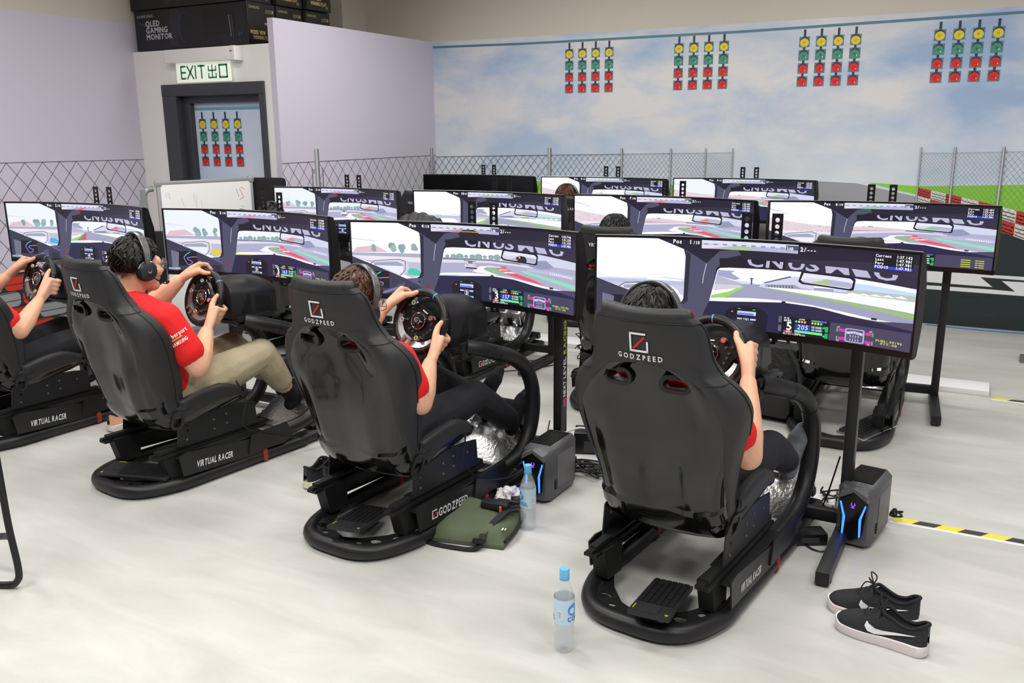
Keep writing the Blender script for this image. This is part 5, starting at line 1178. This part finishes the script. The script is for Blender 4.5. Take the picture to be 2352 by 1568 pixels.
# computer towers
def pc(x, y, a, label):
    t = thing('computer_tower', label, 'computer', (x, y, 0), rad(a), 'computer towers on the floor'); D, Wd, Hh = .30, .145, .255
    def sec(w_, z0, z1, ch): return [(-w_ + ch * .4, z0), (w_ - ch * .4, z0), (w_, z0 + ch), (w_, z1 - ch), (w_ - ch, z1), (-w_ + ch, z1), (-w_, z1 - ch), (-w_, z0 + ch)]
    rows = [[V((px, yy, pz)) for px, pz in sec(w_, z0, z1, ch)] for yy, w_, z0, z1, ch in ((0.012, .055, .015, .225, .02), (.05, Wd / 2, .008, Hh, .022), (D - .03, Wd / 2, .008, Hh, .022), (D, Wd / 2 - .012, .015, Hh - .012, .02))]
    m = MB(); m.grid(rows, True, smooth=False); n = 8; m.f += [tuple(range(n)), tuple(range(3 * n, 4 * n))]; m.sm += [False, False]
    ob('case', m.mesh('case', mat('tower_grey', (90, 90, 94), .42, metal=.2)), t)
    ob('front_panel', MB().prism([(-.052, .20), (0, .232), (.052, .20), (.040, .06), (0, .035), (-.040, .06)], [], .016, MX(((1, 0, 0, 0), (0, 0, -1, .014), (0, 1, 0, 0), (0, 0, 0, 1)))).mesh('fp', mat('gloss_panel', (12, 12, 15), .15)), t)
    ob('peak', MB().prism([(-.056, .203), (0, .238), (.056, .203), (.05, .228), (0, .252), (-.05, .228)], [], .03, MX(((1, 0, 0, 0), (0, 0, -1, .022), (0, 1, 0, 0), (0, 0, 0, 1)))).mesh('pk', mat('tower_light_grey', (98, 98, 102), .4)), t)
    for sg in (-1, 1):
        ob('light_strip', MB().prism([(sg * .050, .190), (sg * .045, .192), (sg * .026, .130), (sg * .030, .055), (sg * .036, .060), (sg * .035, .132)], [], .003, MX(((1, 0, 0, 0), (0, 0, -1, -.002), (0, 1, 0, 0), (0, 0, 0, 1)))).mesh('ls', mat('blue_light', (40, 90, 255), .4, emit=4.5)), t, label='glowing blue light strip')
    ob('emblem', MB().tube([(-.006, -.003, .192), (-.0065, -.003, .182), (0, -.003, .177), (.0065, -.003, .182), (.006, -.003, .192)], .0016, 6).bar((-.006, -.003, .173), (.006, -.003, .173), .003, .002).mesh('em', mat('violet_light', (110, 60, 240), .4, emit=3)), t)
    m = MB()
    for k in range(13): m.box((0, .075 + k * .0145, Hh + .002), (.10, .0075, .006))
    g = ob('top_grille', m.mesh('tg', M_dark), t); g['kind'] = 'stuff'
    ob('side_panel', MB().box((Wd / 2 + .0015, .17, .13), (.004, .16, .15), bev=.002).mesh('sp', mat('tower_side', (100, 100, 104), .45)), t)
    m = MB()
    for k in range(4): m.box((Wd / 2 + .003, .072, .06 + k * .012), (.004, .012, .006))
    ob('ports', m.mesh('po', M_dark), t)['kind'] = 'stuff'; return t
pc(-.315, 3.415, -9, 'grey gaming computer with two blue light strips beside the rightmost monitor stand')
pc(-1.615, 3.235, -2, 'grey gaming computer with blue light behind the standing water bottle')
# keyboards
KEYB = {}
def key_meshes():
    b = MB().box((0, 0, .009), (.354, .139, .016), bev=.005).mesh('kb', mat('keyboard_black', (36, 37, 40), .5)); m = MB()
    for r_ in range(6):
        for k in range(14): m.box((-.162 + k * .0178, -.055 + r_ * .0205, .019), (.0150, .0165, .004))
    ks = m.mesh('keys', mat('key_black', (26, 27, 30), .55)); tp = MB().box((.128, -.012, .0178), (.078, .075, .001)).mesh('tp', mat('touchpad', (46, 47, 50), .4)); ln = MB().box((.128, -.058, .0178), (.040, .003, .0012)).mesh('ln', mat('yellow_line', (200, 200, 50), .5)); bt = MB().cyl((.160, .055, .017), (.160, .055, .019), .006, 12).mesh('bt', mat('yellow_key', (150, 160, 40), .5)); return b, ks, tp, ln, bt
KM = key_meshes()
def keyboard(M, label):
    t = thing('keyboard', label, 'keyboard', group='keyboards on the rig bases'); t.matrix_world = M
    ob('body', KM[0], t); k = ob('keys', KM[1], t); k['kind'] = 'stuff'; ob('touchpad', KM[2], t); ob('yellow_stripe', KM[3], t); ob('power_key', KM[4], t); return t
def frame_pts(o, xdir, zhint):
    x = V(xdir).normalized(); z = V(zhint); y = z.cross(x).normalized(); z = x.cross(y); M = MX((x, y, z)).transposed().to_4x4(); M.translation = o; return M
keyboard(frame_pts((-.805, 2.570, .072), (.02, -.30, .055), (0, .2, 1)), 'small black keyboard with yellow mark propped on the base of the right rig')
keyboard(frame_pts((-2.10, 2.63, .066), (.085, -.30, .058), (0, .2, 1)), 'small black keyboard with yellow mark on the rig base beside the green bag')
keyboard(frame_pts((-3.33, 2.575, .070), (-.36, -.10, .0), (0, -.08, 1)), 'black keyboard lying across the base of the khaki driver rig')
t = keyboard(frame_pts((-.40, 4.76, .072), (.12, .30, .0), (0, -.15, 1)), 'large black keyboard with silver edge on the second-row rig base')
ob('silver_edge', MB().box((0, 0, -.004), (.37, .155, .010), bev=.003).mesh('se', M_silver), t)
keyboard(frame_pts((-3.07, 4.80, .070), (.36, .10, .0), (0, -.1, 1)), 'black keyboard on the rig base seen through the middle driver wheel')
# water bottles
M_pet = mat('clear_plastic', (236, 242, 246), .06, spec=.8); M_pet.node_tree.nodes['Principled BSDF'].inputs['Alpha'].default_value = .22; M_wat = mat('water', (206, 214, 222), .03); M_wat.node_tree.nodes['Principled BSDF'].inputs['Alpha'].default_value = .20
M_cap = mat('light_blue_cap', (110, 182, 228), .45)
def bottle(x, y, label, rz):
    t = thing('water_bottle', label, 'bottle', (x, y, 0), rad(rz), 'water bottles on the floor')
    pr = [(.012, .0), (.026, .001), (.031, .006), (.033, .014), (.0315, .024), (.033, .034), (.0315, .044), (.033, .054), (.0315, .064), (.033, .074), (.0315, .084), (.033, .094), (.033, .178), (.031, .195), (.025, .214), (.016, .234), (.0125, .246), (.0125, .262)]
    ob('bottle_body', MB().lathe(pr, n=28).mesh('bb', M_pet), t)
    ob('water', MB().lathe([(r * .94, z * .985 + .003) for r, z in pr[:14]], n=24).mesh('bw', M_wat), t)
    ob('cap', MB().lathe([(.0, .248), (.0155, .248), (.0155, .278), (.014, .280), (0, .280)], n=24).mesh('bc', M_cap), t)
    ob('neck_ring', MB().lathe([(.013, .243), (.016, .243), (.016, .247), (.013, .247)], n=20).mesh('br', M_cap), t)
    def d(c):
        c.rect(-.104, .10, .104, .185, (196, 222, 240)); bl = (70, 145, 215)
        for o_ in (-.052, .052):
            c.poly(arc(o_ - .004, .15, .020, .020, 0, 360, 16)[:-1], bl); c.poly(arc(o_ - .006, .147, .011, .010, 0, 360, 12)[:-1], (206, 228, 244)); c.poly(arc(o_ + .006, .158, .009, .007, 0, 360, 12)[:-1], (150, 196, 234))
            c.text('COOL', o_ - .024, .112, .016, (40, 100, 190), .0135, down=False, mono=False)
        c.rect(-.004, .12, .012, .15, (240, 244, 248)); [c.rect(-.002 + k * .003, .123, -.001 + k * .003, .147, (40, 44, 60), k > 0) for k in range(4)]
    c = Canvas(lambda u, v, o: ((.0334 + o) * cos(u / .0334), (.0334 + o) * sin(u / .0334), v), .0001, 220); d(c); ob('label', c.mesh('bl', M_label), t, label='pale blue label with blue logo')
bottle(-1.028, 2.278, 'clear water bottle standing alone on the floor in front', -95)
bottle(-1.523, 3.004, 'clear water bottle standing between the green bag and the computer', -35)
# shoes
def shoe(x, y, a, label, sole, upper, logo=True, group=None, L=.285, lining=(150, 170, 120), laces=True, stack=0.):
    t = thing('sneaker', label, 'shoe', (x, y, 0), rad(a), group)
    # heel at +x end, toe at -x
    K = [(0, .012, .012, .030, .045), (.03, .030, .036, .034, .060), (.10, .040, .040, .034, .075), (.17, .046, .046, .036, .088), (.25, .048, .048, .038, .098)]
    Lx = lambda k: -.5 * L + L * k
    wid = [(0, .014), (.02, .026), (.08, .042), (.22, .050), (.36, .049), (.55, .040), (.75, .036), (.92, .034), (.98, .024), (1, .012)]
    top = [(0, .038), (.04, .052), (.15, .066), (.28, .080), (.40, .098), (.50, .116), (.58, .112), (.70, .092), (.82, .088), (.92, .104), (.98, .114), (1, .108)]
    def so(k): return (.020 + .022 * max(0, (.12 - k) / .12) ** 2, .030 + .010 * k)   # sole underside / upper edge
    rows = []; N = 30
    for i in range(N + 1):
        k = i / N; wv = smt(wid, k) * 1.06; u0 = .001 + .016 * max(0, (.14 - k) / .14) ** 2 + .006 * max(0, (k - .9) / .1) ** 2; u1 = .030 + .006 * k + .008 * max(0, (.1 - k) / .1)
        rows.append([V((Lx(k) * 1.02, s1 * wv * f, z)) for s1, f, z in ((-1, .92, u0), (-1, 1, u0 + .006), (-1, 1.0, u1), (-1, .9, u1 + .003), (1, .9, u1 + .003), (1, 1.0, u1), (1, 1, u0 + .006), (1, .92, u0))])
    m = MB(); m.grid(rows, True); n = 8; m.f += [tuple(range(n)), tuple(range(N * n, N * n + n))]; m.sm += [False] * 2
    ob('sole', m.mesh('sole', sole), t)
    rows = []
    for i in range(N + 1):
        k = i / N; wv = smt(wid, k); tp = smt(top, k); z0 = .028; row = []; ope = max(0, min(1, (k - .50) / .06))
        for j in range(17):
            u = -1 + j / 8; ph = u * pi / 2
            yv = wv * (sin(ph) if k < .45 else (sin(ph) * (1 - .25 * ope) if abs(u) < .99 else sin(ph))); zv = z0 + (tp - z0) * (max(0, cos(ph)) ** (.62 - .44 * ope) if abs(u) < 1 else 0)
            if ope > 0 and abs(u) < .62: zv -= ope * (tp - z0 - .006) * (1 - (abs(u) / .62) ** 6) * max(0, min(1, (.985 - k) / .05))
            row.append(V((Lx(k), yv, zv)))
        rows.append(row)
    ob('upper', MB().grid(rows).mesh('upper', upper), t)
    ob('lining', MB().ell((Lx(.78), 0, .045), (.055, .026, .012)).mesh('lining', mat('lining%d' % lining[0], lining, .8)), t)
    collar = [V((Lx(k), s1 * smt(wid, k) * .63, .028 + (smt(top, k) - .028) * .93 if s1 else z)) for s1, k, z in ((-1, .54, .108), (-1, .64, .094), (-1, .74, .083), (-1, .84, .082), (-1, .93, .096), (0, .995, .110), (1, .93, .096), (1, .84, .082), (1, .74, .083), (1, .64, .094), (1, .54, .108), (0, .50, .112))]
    ob('collar', MB().tube(smoothpath(collar, 4, True), .006, 8, closed=True).mesh('collar', mat('collar_black', (24, 24, 26), .8)), t)
    if laces:
        m = MB()
        for q in range(5):
            k = .30 + q * .05; z = smt(top, k) + .003; m.tube([(Lx(k), -.022, z - .010), (Lx(k + .012), 0, z + .002), (Lx(k), .022, z - .010)], .0032, 6)
        zt_ = smt(top, .5) + .004
        for s1 in (-1, 1): m.tube(smoothpath([(Lx(.49), 0, zt_), (Lx(.44), s1 * .022, zt_ + .03), (Lx(.50), s1 * .036, zt_ + .012), (Lx(.49), 0, zt_)], 4), .0025, 5)
        m.tube(smoothpath([(Lx(.49), 0, zt_), (Lx(.40), -.02, zt_ + .01), (Lx(.34), -.04, zt_ - .03)], 4), .0022, 5)
        ob('laces', m.mesh('laces', mat('black_laces', (30, 30, 32), .8)), t)
    if logo:
        sw = arc(-.02, .028, .045, .022, 180, 290, 10); pts = [(-.062, .036), (-.066, .022), (-.056, .008), (-.036, .003), (-.01, .008), (.03, .020), (.085, .034), (.03, .026), (-.012, .020), (-.034, .020), (-.046, .026)]
        for s1 in (-1, 1):
            V_ = []; idx = tessellate_polygon([[V((a_, b_, 0)) for a_, b_ in pts]])
            for a_, b_ in pts:
                k = .60 + a_ / L; z = .036 + b_ * 1.05; tp = smt(top, k); wv = smt(wid, k); f = max(0, min(.999, (z - .028) / (tp - .028))); ph = math.acos(f ** (1 / .62)); V_.append((Lx(k), s1 * (wv * sin(ph) + .0035), z))
            q = MB(); q.add(V_ + [(p[0], p[1] - s1 * .003, p[2]) for p in V_], [tuple(i_) for i_ in idx] + [tuple(j_ + len(V_) for j_ in i_) for i_ in idx])
            ob('swoosh', q.mesh('sw', mat('swoosh_white', (235, 235, 236), .5)), t)
    ob('heel_tab', MB().box((Lx(.985), 0, .088), (.008, .022, .040), bev=.003).mesh('ht', mat('heel_tab', (52, 52, 54), .5)), t)
    return t
M_solw = mat('white_foam', (226, 216, 216), .7); M_knit = mat('black_knit', (26, 27, 30), .85, bump=(330, .8, .002), var=(160, (52, 54, 58)))
shoe(-.140, 2.790, -14, 'black sneaker with white swoosh, nearer one of the right pair', M_solw, M_knit, group='pair of black sneakers on the right')
shoe(-.180, 2.925, -3, 'black sneaker with white swoosh, farther one of the right pair', M_solw, M_knit, group='pair of black sneakers on the right')
M_boost = mat('cream_foam', (226, 222, 200), .7, bump=(160, .5, .003))
shoe(-2.610, 3.040, -93, 'black sneaker with cream sole standing behind the middle rig', M_boost, M_knit, False, 'black sneakers behind the middle rig', laces=False, lining=(120, 120, 122))
shoe(-2.520, 3.075, -97, 'second black sneaker half hidden by the middle rig seat', M_boost, M_knit, False, 'black sneakers behind the middle rig', laces=False, lining=(120, 120, 122))
shoe(-4.13, 3.17, -90, 'peach-coloured sneaker glimpsed behind the khaki driver seat', M_solw, mat('peach_knit', (226, 170, 140), .8), False, laces=False)
# green sling bag with pouch, straps
t = thing('sling_bag', 'olive green sling bag with black straps lying on the floor', 'bag', (-1.70, 2.90, 0), rad(12))
rows_t, rows_b = [], []
for i in range(21):
    u = -1 + i / 10; rt_, rb_ = [], []
    for j in range(21):
        v = -1 + j / 10; e = max(0, 1 - abs(u) ** 6) * max(0, 1 - abs(v) ** 5); xx = .165 * u * (1 - .10 * max(0, v)) + .012 * v; yy = .155 * v
        h_ = .018 + e ** .5 * (.052 + .045 * math.exp(-((u + .55) ** 2 + (v - .55) ** 2) / .16) + .006 * sin(5 * u + 2 * v) + .006 * sin(4 * v - 3 * u))
        rt_.append(V((xx, yy, h_))); rb_.append(V((xx, yy, .004)))
    rows_t.append(rt_); rows_b.append(rb_)
m = MB().grid(rows_t).grid(rows_b)
for edge in ([r_[0] for r_ in rows_t], [r_[-1] for r_ in rows_t], rows_t[0], rows_t[-1]):
    m.grid([edge, [V((p.x, p.y, .004)) for p in edge]])
ob('bag_body', m.mesh('bag', mat('olive_canvas', (92, 102, 78), .85, bump=(25, .5, .008), var=(12, (80, 90, 68)))), t)
def strap(pts, wd, th=.003):
    P = smoothpath(pts, 6); m = MB(); rows = []
    for i, p in enumerate(P):
        d = (P[min(i + 1, len(P) - 1)] - P[max(i - 1, 0)]).normalized(); s_ = d.cross(V((0, 0, 1)))
        s_ = s_.normalized() if s_.length > .05 else V((1, 0, 0)); n_ = s_.cross(d).normalized(); rows.append([p + s_ * wd / 2 + n_ * th / 2, p - s_ * wd / 2 + n_ * th / 2, p - s_ * wd / 2 - n_ * th / 2, p + s_ * wd / 2 - n_ * th / 2])
    return m.grid(rows, True)
M_web = mat('black_webbing', (28, 28, 30), .7)
ob('strap', strap([(.15, .12, .07), (.12, .05, .085), (.10, -.05, .085), (.07, -.13, .06), (.05, -.185, .012), (-.05, -.19, .006), (-.15, -.17, .006), (-.20, -.10, .008), (-.20, .02, .02), (-.14, .12, .10), (-.10, .15, .125)], .03).mesh('st', M_web), t)
ob('buckle', MB().box((.055, -.168, .034), (.05, .03, .012), Euler((rad(-35), 0, 0)).to_matrix().to_4x4() if False else None, bev=.004).mesh('bk', M_blacks), t)
ob('zip_edge', MB().tube([(.155, -.14, .03), (.17, -.05, .035), (.168, .06, .035), (.15, .13, .04)], .007, 8).mesh('ze', M_web), t)
ob('print_mark', MB().box((.135, -.105, .066), (.006, .022, .001)).box((.145, -.10, .064), (.004, .018, .001)).mesh('pm', M_logo), t)
t = thing('zip_pouch', 'small black zip pouch with orange pull on the green bag', 'pouch', (-1.655, 2.965, .078), rad(8))
ob('pouch_body', MB().box((0, 0, .016), (.12, .06, .034), bev=.015).box((.05, .02, .028), (.10, .022, .014), bev=.006).mesh('pb', mat('pouch_black', (24, 24, 27), .6)), t)
ob('zip_pull', MB().box((.035, -.036, .012), (.010, .006, .030), bev=.002).mesh('zp', mat('orange_pull', (232, 110, 40), .5)), t)
# puffer jacket hung over a second-row seat
t = thing('puffer_jacket', 'dark grey quilted jacket hung over a second-row seat back', 'jacket', (-3.07, 4.56, 0))
b = MB()
for i in range(11):
    u = -1 + i / 5; hgt_ = 1.085 - .055 * u * u - .012 * (i % 2)
    b.chain([(V((.155 * u, .10, hgt_ - .10)), .022), (V((.155 * u, .06, hgt_ - .01)), .028), (V((.150 * u, .01, hgt_ + .012)), .030), (V((.155 * u, -.035, hgt_ - .03)), .024), (V((.155 * u, -.05, hgt_ - .16)), .020)])
ob('quilting', fuse(b, .009, 2, 'jacket', mat('dark_nylon_quilt', (52, 52, 55), .5)), t)
# crumpled tissue
bm = bmesh.new(); bmesh.ops.create_icosphere(bm, subdivisions=4, radius=.05); rnd = random.Random(3)
from mathutils import noise
for v in bm.verts: v.co *= 1 + .45 * noise.noise(v.co * 38) + .2 * noise.noise(v.co * 90); v.co.z = max(-.045, v.co.z * .95)
me = bpy.data.meshes.new('tissue'); bm.to_mesh(me); bm.free(); me.materials.append(mat('tissue_white', (238, 236, 238), .9))
o = ob('crumpled_tissue', me, loc=(-1.70, 3.16, .046)); tag(o, 'crumpled white tissue on the floor behind the green bag', 'tissue')
# backpack between the second-row rigs
t = thing('backpack', 'black backpack standing between two second-row rigs', 'backpack', (-.905, 4.95, 0), rad(-10))
ob('pack_body', MB().box((0, 0, .22), (.27, .18, .44), bev=.07).mesh('pk', mat('black_nylon', (24, 24, 26), .6, bump=(16, .7, .02))), t); ob('front_pocket', MB().box((0, -.10, .14), (.22, .06, .22), bev=.028).mesh('fpk', mat('black_nylon2', (30, 30, 32), .55)), t)
ob('strap', MB().tube(smoothpath([(.08, -.09, .42), (.15, -.13, .34), (.17, -.14, .2), (.14, -.11, .08)], 5), .014, 8).tube(smoothpath([(-.05, 0, .43), (0, 0, .48), (.05, 0, .43)], 5), .009, 8).mesh('bs', M_web), t)
# cantilever chair at the left edge, only its front leg is in view
t = thing('tubular_chair', 'black tubular chair leg at the lower left edge', 'chair', (0, 0, 0))
tb = lambda pts: MB().tube(smoothpath(pts, 6), .0125, 10)
ob('front_leg', tb([(-2.99, 1.73, .60), (-2.975, 1.725, .42), (-2.958, 1.72, .24), (-2.938, 1.72, .08), (-2.948, 1.715, .03), (-2.985, 1.70, .0135), (-3.12, 1.64, .0135), (-3.40, 1.52, .0135)]).mesh('fl', M_black), t)
ob('rear_leg', tb([(-3.40, 1.52, .0135), (-3.60, 1.44, .0135), (-3.80, 1.40, .03), (-3.82, 1.40, .45), (-3.80, 1.40, .60), (-3.4, 1.56, .60), (-2.99, 1.73, .60)]).mesh('rl', M_black), t); ob('brace', tb([(-2.955, 1.72, .20), (-3.06, 1.74, .17), (-3.25, 1.70, .12)]).mesh('br', M_black), t)
ob('chair_seat', MB().box((-3.72, 1.55, .62), (.44, .42, .03), bev=.01).mesh('cs', M_dark), t); ob('chair_back', MB().box((-3.95, 1.5, .95), (.03, .42, .3), bev=.01).mesh('cb', M_dark), t)
# floor trunking and hazard tape
def trunk(x0, x1, y, label, h=.035, w_=.22):
    t = thing('cable_trunking', label, 'cable cover', ((x0 + x1) / 2, y, 0), 0, 'white cable covers on the floor')
    ob('cover', MB().box((0, 0, h / 2), (x1 - x0, w_, h), bev=.006).mesh('cv', mat('trunk_white', (240, 240, 242), .4)), t); ob('edge_strip', MB().box((0, w_ / 2 + .012, .004), (x1 - x0, .02, .006)).mesh('es', mat('tape_yellow', (232, 220, 50), .5)), t); return t
trunk(-4.4, .17, 6.03, 'white cable cover running across the floor behind the second row')
trunk(-4.7, -.22, 3.80, 'white cable cover running across the floor behind the front row', .03, .10)
def tape(x0, x1, y, label):
    t = thing('hazard_tape', label, 'tape', (x0, y, 0), 0, 'hazard tape on the floor'); b1, b2, bw = MB(), MB(), MB(); x = 0; k = 0; L = x1 - x0
    ms = [MB().prism([(0, -.022), (.085, -.022), (.115, .022), (.03, .022)], [], .0015, MX.Identity(4)).mesh('block', q_) for q_ in (mat('tape_yellow', (232, 220, 50), .5), mat('tape_black', (58, 58, 56), .5))]
    while x < min(L, .95): ob('stripe_block', ms[k % 2], t, loc=(x, 0, 0)); x += .085; k += 1
    ob('white_edge', MB().box((x / 2, -.034, .001), (x, .022, .002)).mesh('w', M_logo), t)
tape(-.20, 3.2, 3.785, 'yellow and black hazard tape beside the computer on the right'); tape(.18, 3.2, 5.895, 'yellow and black hazard tape continuing the farther white cable cover')
# power strips, cables
def cable(label, pts, r=.0035, k=8): o = ob('cable', MB().tube(smoothpath(pts, k), r, 6).mesh('cable', M_blacks)); return tag(o, label, 'cable')
cable('black cable trailing on the floor by the right monitor stand', [(-.40, 3.62, .30), (-.45, 3.60, .08), (-.50, 3.50, .006), (-.47, 3.36, .006), (-.40, 3.33, .006), (-.36, 3.42, .02)])
cable('thin black cable looping on the floor behind the middle driver', [(-3.0, 4.85, .10), (-2.86, 5.02, .008), (-2.75, 5.10, .008), (-2.62, 5.25, .008), (-2.52, 5.42, .008), (-2.60, 5.50, .008), (-2.78, 5.38, .008), (-2.95, 5.2, .008)])
cable('black cable hanging from the middle seat to the floor', [(-1.83, 2.93, .46), (-1.80, 2.97, .38), (-1.80, 2.96, .25), (-1.76, 3.05, .16), (-1.70, 3.25, .12), (-1.66, 3.42, .20), (-1.66, 3.5, .3)])
cable('black cable hanging from the khaki driver seat', [(-3.07, 2.96, .45), (-3.04, 2.98, .35), (-3.05, 2.97, .22), (-3.0, 3.15, .12), (-2.92, 3.35, .06), (-2.80, 3.55, .012), (-2.7, 3.62, .2)])
cable('black cable under the middle rig pedals', [(-1.80, 3.55, .06), (-1.72, 3.40, .008), (-1.74, 3.30, .008), (-1.82, 3.36, .05)])
o = cable('white cable arching from the computer behind the water bottle', [(-1.60, 3.52, .24), (-1.53, 3.58, .26), (-1.47, 3.64, .20), (-1.47, 3.68, .08), (-1.50, 3.72, .035)], .005); o.data.materials[0] = mat('white_cable', (225, 225, 225), .4)
rnd = random.Random(5)
pts = [(-1.53 + .07 * cos(k * 1.3) + rnd.uniform(-.03, .03), 3.68 + .06 * sin(k * 1.1) + rnd.uniform(-.03, .03), .008 + .03 * rnd.random()) for k in range(34)]
cable('tangle of black cables beside the computer behind the bottle', pts, .0045, 5)
pts = [(-2.62 + .22 * rnd.random(), 3.42 + .25 * rnd.random(), .008 + .08 * rnd.random()) for k in range(30)]
cable('tangle of black cables between the middle and khaki driver rigs', pts, .0045, 5)
pts = [(-.50 + .12 * rnd.random(), 3.70 + .2 * rnd.random(), .01 + .07 * rnd.random()) for k in range(20)]
cable('tangle of black cables behind the right monitor stand', pts, .004, 5)
pts = [(-.20 + .05 * rnd.random(), 3.73 + .05 * rnd.random(), .012 + .05 * rnd.random()) for k in range(12)]
cable('short black plug cables behind the right computer', pts, .0045, 5)
pts = [(-2.55 + .25 * rnd.random(), 5.62 + .25 * rnd.random(), .01 + .14 * rnd.random()) for k in range(28)]
cable('tangle of black cables beneath the second-row monitors', pts, .004, 5)
o = cable('thin blue cable along the foot of the mural wall', [(-.3, 7.98, .006), (.1, 7.93, .006), (.5, 7.95, .006), (1.2, 7.97, .006)], .006); o.data.materials[0] = mat('blue_cable', (70, 130, 190), .5)
def adapter(x, y, z, a, label, d=(.16, .09, .05)):
    t = thing('power_adapter', label, 'power adapter', (x, y, z), rad(a)); ob('brick', MB().box((0, 0, d[2] / 2), d, bev=.006).mesh('ab', M_blacks), t); ob('vent', MB().box((0, -d[1] / 2 - .001, d[2] / 2), (d[0] * .5, .002, d[2] * .4)).mesh('av', mat('vent_grey', (58, 58, 62), .5)), t)
P_ = pose(); sh_, el_ = V((.195, .27, .80)), V((.275, .36, .575)); ax_ = (el_ - sh_).normalized(); out_ = V((.80, -.60, .1)); out_ = (out_ - ax_ * out_.dot(ax_)).normalized(); tn_ = ax_.cross(out_)
if tn_.dot(V((.6, .8, 0))) < 0: tn_ = -tn_
c = Canvas(lambda u, v, o: tuple(sh_ + ax_ * (.105 - v) + (out_ * cos(u / .082) + tn_ * sin(u / .082)) * (.0835 + o)), .0004)
c.text('cyberport', -.035, .022, .018, (240, 236, 236), .0145, down=False, mono=False); c.rect(-.033, .010, .03, .015, (190, 205, 90)); c.text('SAMSUNG', -.03, -.014, .016, (240, 236, 236), .0105, down=False, mono=False)
for o_ in bpy.data.objects:
    if o_.name.startswith('person') and 'khaki' in o_.get('label', ''): ob('sleeve_lettering', c.mesh('sleeve', M_label), [q for q in o_.children if q.name.startswith('t_shirt')][0], label='white lettering on the sleeve')
adapter(-1.60, 3.90, 0, 20, 'black power box on the floor behind the bottle computer', (.20, .13, .14)); adapter(-.475, 3.40, 0, 30, 'black power adapter on the floor under the right rig arm', (.14, .08, .05))
# dark display stand glimpsed at the right edge
t = thing('display_post', 'dark post with foot at the right edge by the mural', 'post', (.43, 6.98, 0))
ob('post', MB().box((.03, 0, .14), (.10, .06, .28), bev=.01).mesh('dp', M_dark), t); ob('foot', MB().box((.0, 0, .02), (.14, .12, .04), bev=.008).mesh('df', M_grey), t)
